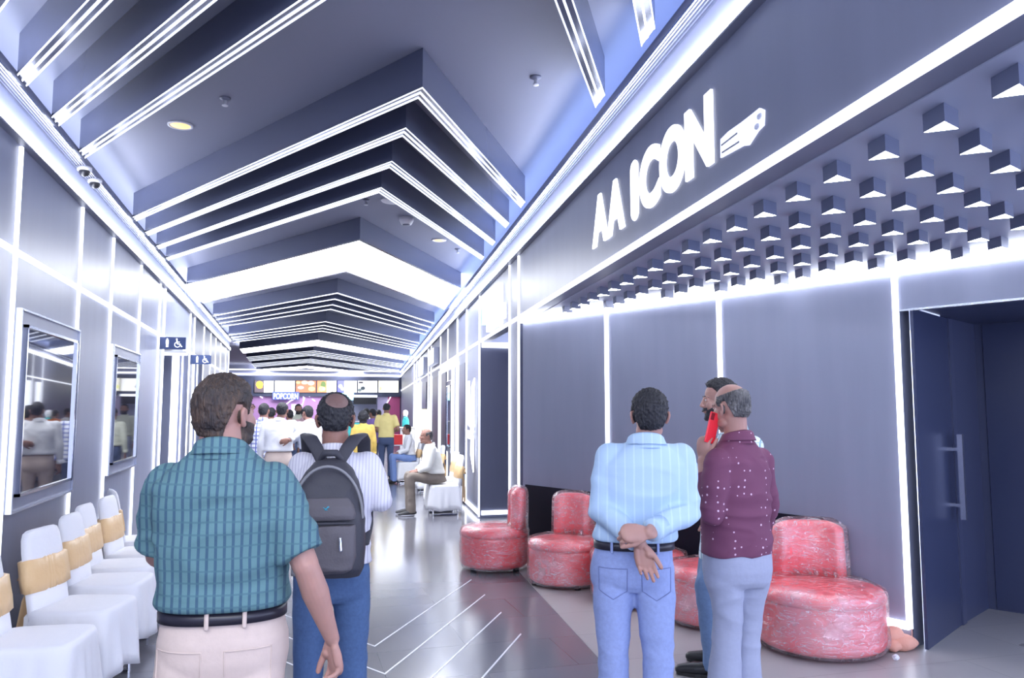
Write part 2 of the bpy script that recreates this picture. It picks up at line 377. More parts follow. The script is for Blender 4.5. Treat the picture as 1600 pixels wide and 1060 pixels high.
# tinted glass doors beyond the corner and the dark lining of the doorway
A = Vector((4.13, 4.42)); B = Vector((4.93, 4.90)); Cc = Vector((5.47, 5.20)); D = Vector((6.4, 3.6))
ln = MB(); ln.prism([(B.x+0.02, B.y+0.02), (Cc.x, Cc.y), (Cc.x-0.02, Cc.y+0.12), (B.x, B.y+0.1)], 0, 2.35)
ln.prism([(Cc.x, Cc.y), (D.x, D.y), (D.x+0.12, D.y+0.04), (Cc.x+0.1, Cc.y+0.06)], 0, 2.35)
ln.prism([(A.x, A.y), (B.x, B.y), (Cc.x+0.1, Cc.y+0.1), (D.x, D.y), (5.6, 1.1)], 2.31, 2.40)
struct('wall_doorway', ln, M['navy'])
dr = MB(); d2 = (B-A).normalized(); n2 = Vector((d2.y, -d2.x))
def slab(mb, a, b, z0, z1, out, back):
    q = [a+n2*out, b+n2*out, b-n2*back, a-n2*back]; return mb.prism([(v.x, v.y) for v in q], z0, z1)
slab(dr, A, B, 0.01, 2.30, 0.0, 0.02)
door = struct('door_1', dr, M['doorglass'])
st = MB(); slab(st, B-d2*0.10, B, 0.01, 2.30, 0.012, 0.03); struct('door_stile', st, M['navy'], door)
hd = MB(); hp = A+d2*0.72
slab(hd, hp-d2*0.02, hp+d2*0.02, 0.80, 1.42, 0.095, -0.06)
for z in (0.90, 1.31): slab(hd, hp-d2*0.012, hp+d2*0.012, z-0.012, z+0.012, 0.07, 0.0)
struct('door_handle', hd, M['silver'], door)
m = MB(); q = Cc+(D-Cc)*0.22; m.prism([(q.x-0.012, q.y-0.012), (q.x+0.003, q.y-0.03), (q.x+0.02, q.y), (q.x, q.y+0.01)], 0.02, 2.1)
struct('door_2', MB().prism([(Cc.x+0.02-0.0, Cc.y-0.06), (D.x-0.03, D.y), (D.x-0.01, D.y+0.01), (Cc.x+0.04, Cc.y-0.03)], 0.02, 2.3), M['doorglass'])
trim(m, M['grille'])

# far wall with the food counter
struct('wall_far', MB().box((-7.2, YE, 0), (6.5, YE+0.15, ZC)), plain('far_grey', (0.25, 0.26, 0.36), 0.5))
trim(MB().box((-4.0, YE-0.10, 3.38), (5.7, YE, 3.46)))
trim(MB().box((-4.0, 40.4, ZF-0.04), (5.5, 40.7, ZF)))

# ------------------------------------------------------------------ hanging ceiling fins and light ceilings
T30 = math.tan(math.radians(30)); XA = 0.75
def chev(ya, thick_y, dl=0.0, dr=0.0, x_l=-1.615, off_r=0.19):
    """plan outline of a chevron whose point is at ya; thick_y is measured along the corridor."""
    yl = ya+(XA-x_l)/T30
    def right(y): # arm meets the line XR(y)-off_r
        t = (XR(y)-off_r-XA)/(T30-SL); return XA+t*T30, y+t
    xr, yr = right(ya); xr2, yr2 = right(ya+thick_y)
    return [(XA, ya), (xr, yr), (xr2, yr2), (XA, ya+thick_y), (x_l, yl+thick_y), (x_l, yl)]
def fin_arms(mb, ya, th, z0, z1):
    p = chev(ya, th); mb.prism([p[0], p[1], p[2], p[3]], z0, z1); mb.prism([p[0], p[3], p[4], p[5]], z0, z1)
def fin(ya, label, group, detail=True):
    r = empty('ceiling_fin', (XA, ya, ZF), label, 'ceiling fin', group)
    def sh(mb): mb.v = [(x-XA, y-ya, z-ZF) for x, y, z in mb.v]; return mb
    th = 0.175
    m = MB(); fin_arms(m, ya, th, ZF+0.01, ZC-0.002); sh(m).obj('fin_body', M['fin'], r)
    if detail:
        m = MB(); fin_arms(m, ya+0.004, th-0.008, ZF+0.003, ZF+0.009); sh(m).obj('channel', M['mirror'], r)
        m = MB()
        for a, b in ((0.0, 0.012), (0.080, 0.020), (th-0.012, 0.012)): fin_arms(m, ya+a, b, ZF-0.003, ZF+0.003)
        sh(m).obj('light_line', M['fin_led'], r)
    else:
        m = MB(); fin_arms(m, ya, 0.06, ZF-0.002, ZF+0.008); sh(m).obj('light_line', M['fin_led'], r)
M['fin_led'] = glow('fin_led', (0.82, 0.87, 1.0), 0.5)
near = ['almost outside the top left corner','short piece nearest the top left corner','middle of the three crossing the top left','beside the large yellow downlight']
for i, ya in enumerate((0.36, 1.07, 1.78, 2.52)):
    fin(ya, 'dark ceiling fin with lit channel, '+near[i], 'ceiling fins overhead at the left corner')
mid = ['largest one with the highest point','right behind the largest one','between the second and the speaker\'s fin','enclosing the round white speaker']
for i, ya in enumerate((4.69, 5.42, 6.20, 6.98)):
    fin(ya, 'dark V-shaped ceiling fin, '+mid[i], 'ceiling fins in the middle')
for gi, (ys, wh) in enumerate((((13.64, 14.4, 15.2, 15.9), 'set behind the nearest light ceiling'), ((18.2, 19.0, 19.7, 20.4), 'set before the second light ceiling'),
                               ((27.4, 28.2, 29.0, 29.7), 'set behind the second light ceiling'), ((31.9, 32.7, 33.5, 34.3), 'farthest set near the menus'))):
    nth = ['frontmost', 'second', 'third', 'rearmost']
    for i, ya in enumerate(ys): fin(ya, 'V-shaped ceiling fin, %s of the %s' % (nth[i], wh), 'ceiling fins, '+wh, detail=False)
def light_ceiling(ya, yb, label):
    r = empty('light_ceiling', (XA, ya, ZF), label, 'ceiling light')
    def sh(mb): mb.v = [(x-XA, y-ya, z-ZF) for x, y, z in mb.v]; return mb
    m = MB(); fin_arms(m, ya, 0.10, ZF-0.005, ZC-0.002); fin_arms(m, yb-0.10, 0.10, ZF-0.005, ZC-0.002); sh(m).obj('fascia', M['fin'], r)
    m = MB(); fin_arms(m, ya+0.10, yb-ya-0.20, ZF+0.01, ZF+0.03); sh(m).obj('diffuser', M['band'], r)
light_ceiling(9.18, 11.54, 'broad glowing white V-shaped light ceiling nearest the viewer')
light_ceiling(22.95, 25.3, 'smaller glowing white V-shaped light ceiling, second one down the corridor')
light_ceiling(36.7, 39.0, 'farthest glowing V-shaped light ceiling, in front of the menu screens')
light_ceiling(-4.58, -2.22, 'glowing V-shaped light ceiling behind the viewer')

# ------------------------------------------------------------------ ceiling fittings
def sprinkler(x, y, label):
    c = at_z(x, y, ZC); r = empty('sprinkler', c, label, 'sprinkler', 'ceiling sprinklers')
    MB().lathe([(0.0, 0), (0.038, 0), (0.038, -0.008), (0.015, -0.02), (0.0, -0.02)]).obj('rosette', M['grille'], r, True)
    MB().lathe([(0.0, -0.02), (0.012, -0.02), (0.012, -0.05), (0.022, -0.055), (0.022, -0.06), (0.0, -0.062)], seg=16).obj('nozzle', M['white_plastic'], r, True)
for x, y, l in ((352, 153, 'small sprinkler beside the yellow downlight, behind the last near fin'), (837, 120, 'lone sprinkler on the bluish ceiling left of the lit metal fin end'),
                (572, 312, 'sprinkler on the left of the round white speaker'), (715, 389, 'sprinkler beyond the small yellow downlight on the right')): sprinkler(x, y, l)
M['warm'] = glow('warm_lens', (1.0, 0.60, 0.25), 0.3)
for x, y, l in ((282, 195, 'larger round yellow downlight in the ceiling on the left'), (686, 375, 'smaller round yellow downlight in the ceiling on the right')):
    c = at_z(x, y, ZC); r = empty('downlight', c, l, 'downlight', 'yellow downlights')
    MB().lathe([(0.0, 0), (0.098, 0), (0.095, -0.012), (0.078, -0.012), (0.078, -0.004), (0, -0.004)]).obj('rim', M['white_plastic'], r, True)
    MB().lathe([(0, -0.004), (0.078, -0.004), (0.075, -0.009), (0, -0.009)]).obj('lens', M['warm'], r, True)
c = at_z(615, 313, ZC); o = MB().lathe([(0, 0), (0.14, 0), (0.13, -0.015), (0.05, -0.02), (0, -0.02)]).obj('ceiling_speaker', M['white_plastic'], smooth=True); o.location = c
tag(o, 'flat round white ceiling speaker inside the point of the last middle fin', 'speaker')
c = at_z(635, 340, ZC); r = empty('smoke_detector', c, 'white drum-shaped smoke detector on the ceiling in front of the light ceiling', 'smoke detector')
MB().lathe([(0, 0), (0.085, 0), (0.085, -0.04), (0.06, -0.085), (0, -0.088)]).obj('housing', M['white_plastic'], r, True)
MB().lathe([(0.0, -0.086), (0.045, -0.086), (0.04, -0.096), (0, -0.098)]).obj('sensor_grille', M['grille'], r, True)
for (x, y), l in (((118, 289), 'dome camera under the left cove, the one nearer the viewer'), ((135, 307), 'dome camera under the left cove, the one farther from the viewer')):
    c = at_x(x, y, XL+0.04); c.z = ZS; r = empty('dome_camera', (XL+0.10, c.y, ZS+0.0), l, 'camera', 'dome cameras')
    MB().lathe([(0, 0), (0.055, 0), (0.055, -0.03), (0, -0.03)]).obj('mount', M['white_plastic'], r, True)
    MB().lathe([(0.04, -0.03), (0.042, -0.045), (0.03, -0.07), (0.0, -0.08)]).obj('dome', M['black'], r, True)

# ------------------------------------------------------------------ triangular pendant lights under the entrance soffit
M['tri_led'] = glow('triangle_diffuser', (0.85, 0.9, 1.0), 8.0)
AP = math.radians(38)                                     # all of them point their tip back towards the lobby
TRI = [(-(r*math.sin(AP+a)), -(r*math.cos(AP+a))) for r, a in ((0.066, 0), (0.063, math.radians(120)), (0.063, math.radians(240)))]
M['tri_body'] = plain('slate_lamp_body', (0.13, 0.15, 0.24), 0.4)
def tri_light():
    r = empty('triangular_spotlight', (0, 0, ZM-0.005), '', 'spotlight', 'triangular spotlights under the entrance soffit')
    m = MB(); ti = [(x*0.94, y*0.94) for x, y in TRI]
    n = 3; vs = []; 
    for poly, z in ((TRI, 0), (TRI, -0.065), (ti, -0.065), (ti, -0.05)): vs += [(p[0], p[1], z) for p in poly]
    fs = [(0, 1, 2)]
    vs = [(a, b, c) for q, (a, b, c) in enumerate(vs)]
    for k in range(3):
        for i in range(3): fs.append((k*3+i, k*3+(i+1)%3, (k+1)*3+(i+1)%3, (k+1)*3+i))
    m.add(vs, fs).obj('housing', M['tri_body'], r)
    dm = MB().prism(ti, -0.066, -0.062); dm.v = [(a, b, c) for a, b, c in dm.v]; dm.obj('diffuser', M['tri_led'], r)
    return r
proto = None; ntri = 0; cnt = {}
u = Vector((0.0297, 0.305)); v = Vector((0.313, 0.156)); o0 = Vector((2.12, 2.10))
for i in range(-2, 24):
    for j in range(0, 12):
        p = o0+u*i+v*j
        if p.y > 8.1: continue
        d = (p-Vector(BK[0])).dot(bn)
        if d < 0.16 or p.x > 5.4: continue
        q = Vector((p.x, p.y, ZM-0.1))-EYEP; k = q.dot(FW)
        if k < 0.5: continue
        px = CX+F*q.dot(RT)/k; py = CY-F*q.dot(UP)/k
        if px > 1640 or py < -60: continue
        o = tri_light() if proto is None else copy_tree(proto)
        if proto is None: proto = o
        ntri += 1
        o.location = (p.x, p.y, ZM-0.005)
        nth = ['first', 'second', 'third', 'fourth', 'fifth', 'sixth', 'seventh', 'eighth', 'ninth', 'tenth', 'eleventh', 'twelfth', 'thirteenth', 'fourteenth', 'fifteenth', 'sixteenth', 'seventeenth', 'eighteenth', 'nineteenth', 'twentieth', 'twenty-first', 'twenty-second', 'twenty-third']
        cnt[j] = cnt.get(j, -1)+1
        o['label'] = 'triangular soffit spotlight, %s row in from the fascia, %s along that row from the viewer' % (nth[j], nth[cnt[j]])
print('triangles', ntri)

# ------------------------------------------------------------------ signs
FONT = None
def text_mesh(body, size, extrude, offset=0.0, bevel=0.0, space=1.0):
    cu = bpy.data.curves.new('text', 'FONT'); cu.body = body; cu.size = size; cu.extrude = extrude; cu.offset = offset
    cu.bevel_depth = bevel; cu.space_character = space
    o = bpy.data.objects.new('text', cu); COL.objects.link(o)
    dg = bpy.context.evaluated_depsgraph_get(); me = bpy.data.meshes.new_from_object(o.evaluated_get(dg))
    bpy.data.objects.remove(o); return me
def place_text(name, body, mat, parent, origin, ex, ez, wd, ht, depth, offset=0.0, bevel=0.0):
    """Letters fitted to the box origin + wd*ex + ht*ez, standing 'depth' proud along ex x ez."""
    me = text_mesh(body, 1.0, 0.5, offset, bevel); n = len(me.vertices); a = np.empty(n*3); me.vertices.foreach_get('co', a); a = a.reshape(-1, 3)
    lo, hi = a.min(0), a.max(0); s = (a-lo)/(hi-lo)
    nn = Vector(ex).cross(Vector(ez))
    q = np.outer(s[:, 0]*wd, np.array(ex))+np.outer(s[:, 1]*ht, np.array(ez))+np.outer(s[:, 2]*depth, np.array(nn))+np.array(origin)
    me.vertices.foreach_set('co', q.ravel()); me.update(); me.materials.clear(); me.materials.append(mat)
    o = bpy.data.objects.new(name, me); COL.objects.link(o); o.parent = parent; return o
M['letter'] = glow('lit_letter', (0.92, 0.95, 1.0), 0.6)
M['letter_side'] = plain('letter_return', (0.6, 0.62, 0.75), 0.4)
dy = Vector((SL, 1, 0)).normalized()                         # along the right wall, away from the viewer
ex = -dy                                                     # reading direction: towards the viewer
def wp(x, y, out=0.0): p = on_right(x, y); return p-Vector((1, -SL, 0)).normalized()*out
a0 = wp(928, 390); a1 = wp(1117, 255)
sg = empty('shop_sign', wp(1020, 360), 'large glowing white AA ICON letters on the dark fascia', 'sign')
sg_loc = sg.location.copy()
zb, zt = 2.72+0.0, 3.20
# letters measured one by one on the fascia: left px, right px
for ch, xl, xr in (('A', 927, 951), ('A', 950, 977), ('I', 987, 999), ('C', 1002, 1033), ('O', 1034, 1074), ('N', 1075, 1118)):
    pl, pr_ = on_right(xl, 320), on_right(xr, 320)
    zb_, zt_ = 2.80, 3.17
    wd = (pl-pr_).length
    org = Vector((XR(pl.y), pl.y, zb_))-Vector((WN.x, WN.y, 0))*0.0-sg_loc
    if ch == 'I':
        mb = MB(); c0 = org; mb.tube([c0+ex*wd*0.5+Vector((0,0,0.05))-WN*0.005, c0+ex*wd*0.5+Vector((0,0,0.32))-WN*0.005], wd*0.45, seg=20, side=ex, flat=0.25)
        mb.obj('letter', M['letter'], sg, True)
    else: place_text('letter', ch, M['letter'], sg, org, ex, Vector((0, 0, 1)), wd*0.97, zt_-zb_, 0.012, offset=0.045, bevel=0.0)
# small badge with two lines of fine print to the right of the big word
bp_ = [(1128, 218), (1128, 247), (1163, 228), (1172, 227), (1186, 205), (1195, 196), (1196, 172), (1189, 169), (1178, 178), (1160, 192), (1140, 206)]
pts = [wp(x, y) for x, y in bp_]; bo = pts[0].copy()
bg = empty('sign_badge', bo, 'small glowing badge with fine print at the right end of the big letters', 'sign')
vs = [p-bo for p in pts]+[p-bo-WN*0.008 for p in pts]; n = len(pts)
MB().add(vs, [tuple(range(n)), tuple(range(n, 2*n))[::-1]]+[(i, i+n, (i+1)%n+n, (i+1)%n) for i in range(n)]).obj('badge_plate', glow('badge', (0.80, 0.84, 1.0), 0.28), bg)
for (xa, ya, xb, yb) in ((1130.5, 227, 1155, 208), (1131.5, 238.5, 1158, 221.5)):
    m = MB(); a, b = wp(xa, ya, 0.009)-bo, wp(xb, yb, 0.009)-bo; nd = 14
    rr = random.Random(3)
    for k in range(nd):
        s0, s1 = k/nd, (k+0.4+0.4*rr.random())/nd; m.tube([a.lerp(b, s0), a.lerp(b, s1)], 0.0045, seg=6)
    m.obj('fine_print', M['fin'], bg)
m = MB(); 
for q in ((1190, 182), (1186, 198)): m.ell(wp(q[0], q[1], 0.009)-bo, (0.008, 0.02, 0.014))
m.obj('emblem', M['letter_side'], bg)

# blurred block-lettered sign over the alcove, with one blue stroke
r = empty('alcove_sign', wp(776, 480), 'bright block-lettered lit sign over the door alcove with one blue stroke', 'sign'); rl = r.location
def wall_bar(mb, xl, xr, yt, yb, out=0.05):
    a, b = on_right(xl, (yt+yb)/2), on_right(xr, (yt+yb)/2); za = on_right((xl+xr)/2, yt).z; zb2 = on_right((xl+xr)/2, yb).z
    q = [(a.x, a.y), (b.x, b.y), (b.x-WN.x*out, b.y-WN.y*out), (a.x-WN.x*out, a.y-WN.y*out)]
    mb.prism([(p[0]-rl.x, p[1]-rl.y) for p in q], zb2-rl.z, za-rl.z); return mb
wall_bar(MB(), 758.5, 762, 470, 507).obj('blue_stroke', glow('blue_led', (0.25, 0.7, 1.0), 1.0), r)
for xl, xr, yt, yb in ((765.5, 772.5, 459, 517), (773, 776.5, 452, 512), (777, 780, 450, 510), (780.5, 786, 445, 508)):
    wall_bar(MB(), xl, xr, yt, yb).obj('letter_block', M['letter'], r)
wall_bar(MB(), 788.5, 791, 474, 498).obj('dim_stroke', M['led_soft'], r)
# two more blown-out sign boxes far along the right fascia
for xl, xr, yt, yb, l in ((676, 685.5, 547, 571, 'lit white sign box far down the right fascia, the nearer of two'), (660, 668, 562, 588, 'lit white sign box far down the right fascia, the farther of two')):
    r = empty('sign_box', wp((xl+xr)/2, yb), l, 'sign', 'far sign boxes'); rl = r.location
    wall_bar(MB(), xl, xr, yt, yb, 0.12).obj('box', M['letter_side'], r)
    a = wall_bar(MB(), xl+0.6, xr-0.6, yt+1.5, yb-1.5, 0.14).obj('lit_face', M['letter'], r)
# neon strokes on the panel beyond the alcove
r = empty('neon_sign', wp(740, 700), 'tall white neon strokes on the wall panel between two light strips', 'sign'); rl = r.location
def neon(pts, rad): MB().tube([wp(x, y, 0.04)-rl for x, y in pts], rad, seg=10).obj('neon_stroke', M['letter'], r, True)
neon([(736.5, 597), (735.3, 620), (736, 645), (738.5, 662), (740.5, 668)], [0.02, 0.035, 0.035, 0.045, 0.02])
neon([(745.5, 592), (743, 605), (743, 640), (742.5, 663), (741, 675), (738, 682), (735.5, 674)], [0.012, 0.03, 0.03, 0.03, 0.03, 0.045, 0.02])
neon([(742, 683), (741.5, 710), (743.5, 738)], [0.03, 0.03, 0.008])

# washroom blade signs on the left wall
M['sign_blue'] = plain('sign_blue', (0.035, 0.06, 0.17), 0.4)
M['pict'] = glow('pictogram', (0.9, 0.93, 1.0), 0.4)
def washroom(y, z0, s, label):
    r = empty('washroom_sign', (XL, y, z0), label, 'sign', 'washroom signs')
    MB().box((0.0, -0.02, 0), (0.40*s, 0.02, 0.20*s)).obj('panel', M['sign_blue'], r)
    m = MB(); yy = -0.024
    def disc(cx, cz, rad): m.add([(cx+rad*math.cos(t*math.pi/8), yy, cz+rad*math.sin(t*math.pi/8)) for t in range(16)], [tuple(range(16))])
    def bar(x0, z0_, x1, z1_, wv=0.007):
        d = Vector((x1-x0, z1_-z0_)).normalized(); n = Vector((-d.y, d.x))*wv
        m.add([(x0+n.x, yy, z0_+n.y), (x0-n.x, yy, z0_-n.y), (x1-n.x, yy, z1_-n.y), (x1+n.x, yy, z1_+n.y)], [(0, 1, 2, 3)])
    disc(0.12*s, 0.165*s, 0.014*s); bar(0.12*s, 0.15*s, 0.12*s, 0.09*s, 0.022*s); bar(0.11*s, 0.095*s, 0.11*s, 0.035*s, 0.008*s); bar(0.13*s, 0.095*s, 0.13*s, 0.035*s, 0.008*s)
    m.obj('person_pictogram', M['pict'], r); m = MB()
    disc(0.262*s, 0.168*s, 0.013*s)
    bar(0.265*s, 0.155*s, 0.272*s, 0.09*s, 0.008*s); bar(0.272*s, 0.09*s, 0.315*s, 0.09*s, 0.007*s); bar(0.315*s, 0.092*s, 0.335*s, 0.045*s, 0.007*s); bar(0.268*s, 0.125*s, 0.31*s, 0.12*s, 0.006*s); bar(0.335*s, 0.045*s, 0.35*s, 0.05*s, 0.006*s)
    for k in range(13):
        a0_, a1_ = math.radians(110+k*20), math.radians(130+k*20); R_ = 0.042*s; bar(0.275*s+R_*math.cos(a0_), 0.078*s+R_*math.sin(a0_), 0.275*s+R_*math.cos(a1_), 0.078*s+R_*math.sin(a1_), 0.006*s)
    m.obj('wheelchair_pictogram', M['pict'], r)
washroom(11.75, 2.44, 0.85, 'blue washroom sign with person and wheelchair symbols, the nearer of two')
washroom(15.45, 2.44, 0.85, 'blue washroom sign with person and wheelchair symbols, the farther one above the first man\'s head')

# framed display screens on the left wall and one far along on the right
def wall_screen(ya, yb, z0, z1, label, side=-1):
    r = empty('wall_screen', (XL, (ya+yb)/2, z0), label, 'display screen', 'wall display screens') if side < 0 else empty('wall_screen', (XR((ya+yb)/2), (ya+yb)/2, z0), label, 'display screen', 'wall display screens')
    hy = (yb-ya)/2; h = z1-z0; s = 1 if side < 0 else -1
    def bx(m, x0, x1, y0, y1, a, b):
        if side < 0: m.box((min(x0, x1), y0, a), (max(x0, x1), y1, b))
        else: m.prism([(-x0+SL*y0, y0), (-x0+SL*y1, y1), (-x1+SL*y1, y1), (-x1+SL*y0, y0)], a, b)
        return m
    m = MB(); t = 0.014
    bx(m, 0, 0.05, -hy, -hy+t, 0, h); bx(m, 0, 0.05, hy-t, hy, 0, h); bx(m, 0, 0.05, -hy+t, hy-t, 0, t); bx(m, 0, 0.05, -hy+t, hy-t, h-t, h)
    m.obj('outer_frame', M['silver'], r)
    bx(MB(), 0, 0.03, -hy+t, hy-t, t, h-t).obj('surround', M['wall_left'], r)
    m = MB(); i = 0.10
    bx(m, 0.03, 0.06, -hy+i, -hy+i+0.02, i, h-i); bx(m, 0.03, 0.06, hy-i-0.02, hy-i, i, h-i); bx(m, 0.03, 0.06, -hy+i, hy-i, i, i+0.02); bx(m, 0.03, 0.06, -hy+i, hy-i, h-i-0.02, h-i)
    m.obj('bezel', M['chrome'], r)
    g = bx(MB(), 0.03, 0.045, -hy+i+0.02, hy-i-0.02, i+0.02, h-i-0.02).obj('glass', M['screen'], r)
wall_screen(5.80, 7.30, 0.93, 2.27, 'large black mirror-like wall screen in a metal frame, nearest on the left wall')
wall_screen(8.64, 10.10, 0.95, 2.26, 'narrower-looking black wall screen on the left, behind the nearest one')
wall_screen(WY(708.5), WY(701), 0.75, 2.2, 'wall screen far down the right wall behind the seated men', side=1)
# glass-dark doors and lit jambs far down the right wall
for n_, (xa, xb) in enumerate(((728, 718.5), (698, 690.5), (686, 676.5), (667, 660.5))):
    ya, yb = WY(xa), WY(xb); m = MB(); m.prism([(XR(ya), ya), (XR(yb), yb), (XR(yb)-0.02, yb), (XR(ya)-0.02, ya)], 0.02, 2.42)
    struct('door_%d' % (n_+3), m, M['navy'])
for xa, xb in ((717.5, 716.2), (709.6, 708.9), (690, 688.2), (675.6, 674), (659, 657.5), (655.5, 652.5), (650, 648.5)):
    ya, yb = WY(xa), WY(xb); m = MB(); m.prism([(XR(ya), ya), (XR(yb), yb), (XR(yb)-0.05, yb), (XR(ya)-0.05, ya)], 0.02, 2.5); trim(m, M['led_soft'])
ya, yb = WY(716), WY(690); m = MB(); m.prism([(XR(ya), ya), (XR(yb), yb), (XR(yb)-0.04, yb), (XR(ya)-0.04, ya)], 2.44, 2.60); trim(m, M['led_soft'])

# ------------------------------------------------------------------ food counter at the far end
M['picbg'] = {}
def disc_mb(cx, cz, rx, rz, y):
    return MB().add([(cx+rx*math.cos(t*math.pi/10), y, cz+rz*math.sin(t*math.pi/10)) for t in range(20)], [tuple(range(20))])
FK = 1.0
def far_xy(x, y, Y=YE-0.1): p = at_y(x, y, Y); return p.x, p.z
hb = MB(); x0, z0 = far_xy(380, 621); x1, z1 = far_xy(626, 594)
hb.box((-4.0, YE-0.25, z0+0.05), (x1, YE, z1+0.12)); struct('wall_menu_header', hb, M['fin'])
cols = dict(white=(1, 1, 0.97), cream=(1, 0.97, 0.80), brown=(0.42, 0.16, 0.08), red=(1.0, 0.22, 0.10), navy=(0.10, 0.10, 0.40), dark=(0.10, 0.08, 0.10), grey=(0.30, 0.33, 0.36))
G = {k: glow('menu_'+k, v, 0.33) for k, v in cols.items()}
def G2(c): return glow('menu_food', c, 0.33)
screens = [(397, 412.5, 428, 'dark', 'white', 'yellow pumpkin-like dish', [(405.5, 601, 5, 5, (1, 0.62, 0.05)), (406, 605, 4, 2.5, (1, 0.35, 0.05))]),
 (429, 445, 461, 'cream', 'white', 'pale pink dish', [(437, 601, 5, 5, (0.95, 0.6, 0.5)), (440, 606, 4, 3, (0.85, 0.65, 0.3)), (434, 606, 3, 2.5, (0.9, 0.45, 0.35))]),
 (462, 493.5, 494, 'brown', 'brown', 'brown dishes of food', [(470, 606, 7, 4, (0.55, 0.15, 0.10)), (470, 606, 4.5, 2.4, (0.85, 0.4, 0.35)), (476, 598, 5, 3, (0.9, 0.4, 0.3)), (486, 599, 5, 3.5, (0.95, 0.45, 0.35)), (487, 608, 5, 3.5, (1, 0.4, 0.2)), (466, 598, 3, 2, (1, 0.6, 0.2))]),
 (495, 510.5, 526, 'red', 'cream', 'red and green snack', [(505, 602, 4, 6, (0.10, 0.16, 0.05)), (502, 608, 4, 4, (1, 0.75, 0.2)), (506, 608, 2, 3, (1, 0.85, 0.3))]),
 (527, 538, 558, 'navy', 'white', 'navy picture', [(532, 604, 3, 3, (0.75, 0.8, 1)), (535, 608, 2.5, 2.5, (0.5, 0.6, 0.95))]),
 (559, 571.5, 590, 'white', 'white', 'black and white picture', [(564, 598, 4, 1.6, (0.05, 0.05, 0.06)), (567, 607, 3.5, 3, (0.03, 0.04, 0.05)), (562, 610, 3, 2.5, (0.10, 0.12, 0.12)), (566, 602, 3, 2.4, (0.55, 0.55, 0.55))]),
 (591, 600, 623, 'cream', 'cream', 'yellow drinks', [(594.5, 607.5, 2, 3, (0.85, 0.9, 0.25)), (598.5, 607.5, 1.7, 3, (0.95, 0.9, 0.5)), (618, 600, 1.2, 2, (0.9, 0.75, 0.5))])]
for xa, xm, xb, c1, c2, what, blobs in screens:
    X0, Z0 = far_xy(xa+0.4, 613.5, YE-0.3); X1, Z1 = far_xy(xb-0.4, 595.5, YE-0.3); XM = far_xy(xm, 604, YE-0.3)[0]
    r = empty('menu_screen', ((X0+X1)/2, YE-0.25, Z0), 'glowing menu screen above the counter showing '+{'pale pink dish':'a pale pink dish','yellow pumpkin-like dish':'an orange-yellow round dish','brown dishes of food':'brown dishes of food','red and green snack':'a red and green snack','navy picture':'a narrow navy picture','black and white picture':'a black and white picture','yellow drinks':'two small yellow cups'}[what], 'menu screen', 'menu screens'); cx, cy, cz = r.location
    def L(mb): mb.v = [(a-cx, b-cy, c-cz) for a, b, c in mb.v]; return mb
    L(MB().box((X0-0.02, YE-0.29, Z0-0.02), (X1+0.02, YE-0.25, Z1+0.02))).obj('casing', M['black'], r)
    L(MB().box((X0, YE-0.30, Z0), (XM, YE-0.29, Z1))).obj('picture', G[c1], r)
    if XM < X1-0.05: L(MB().box((XM, YE-0.30, Z0), (X1, YE-0.29, Z1))).obj('price_list', G[c2], r)
    for bx_, bz_, rx, rz, c in blobs:
        q = far_xy(bx_, bz_, YE-0.305); s = YE/F*1.0
        L(disc_mb(q[0], q[1], rx*s, rz*s, YE-0.305-0.001*blobs.index((bx_, bz_, rx, rz, c)))).obj('food_image', G2(c), r)
# purple graphic wall behind the counter
gw = MB(); xa, za = far_xy(380, 660); xb, zb_ = far_xy(545, 616); gw.box((-4.0, YE-0.12, 0), (xb, YE-0.05, zb_)); 
struct('wall_graphic', gw, plain('mauve_graphic', (0.55, 0.30, 0.60), 0.5))
gw = MB(); xc = far_xy(606, 620)[0]; xd = far_xy(625, 620)[0]; gw.box((xc, YE-0.12, 0), (xd, YE-0.05, zb_)); struct('wall_graphic', gw, plain('magenta_graphic', (0.60, 0.12, 0.28), 0.5))
gw = MB(); gw.box((far_xy(590, 620)[0], YE-0.12, 0), (xc, YE-0.05, zb_)); struct('wall_graphic', gw, plain('lilac_graphic', (0.7, 0.62, 0.85), 0.5))
m = MB(); 
for (a, b, c, d) in ((447, 632, 460, 622), (456, 626, 468, 619), (474, 628, 474, 617), (480, 618, 484, 620), (410, 622, 402, 616), (488, 624, 492, 627), (599, 640, 612, 618), (470, 640, 476, 622)):
    p, q = far_xy(a, b, YE-0.14), far_xy(c, d, YE-0.14); m.tube([(p[0], YE-0.14, p[1]), (q[0], YE-0.14, q[1])], 0.022, seg=6)
trim(m, M['led_soft'])
r = empty('popcorn_sign', at_y(446, 624, YE-0.4), 'glowing white POPCORN sign with blue top edge under the menu screens', 'sign'); rl = r.location
p, q = far_xy(427, 624, YE-0.4), far_xy(466, 615, YE-0.4)
mb = MB().box((p[0]-0.05-rl.x, 0.02, p[1]-0.03-rl.z), (q[0]+0.05-rl.x, 0.08, q[1]+0.08-rl.z)); mb.obj('backing', glow('blue_glow', (0.10, 0.14, 0.45), 0.04), r)
place_text('lettering', 'POPCORN', glow('popcorn_white', (0.9, 0.93, 1.0), 0.35), r, Vector((p[0]-rl.x, 0.02, p[1]-rl.z)), Vector((1, 0, 0)), Vector((0, 0, 1)), q[0]-p[0], q[1]-p[1], 0.04, offset=0.02)
r = empty('blue_sign', at_y(543, 624, YE-0.4), 'small cyan lit sign beside the bald head, under the menu screens', 'sign')
MB().box((-0.32, 0, -0.05), (0.32, 0.05, 0.32)).obj('panel', glow('cyan_glow', (0.35, 0.8, 1.0), 0.6), r)
p, q = far_xy(552, 632, YE-0.4), far_xy(588, 621, YE-0.4)
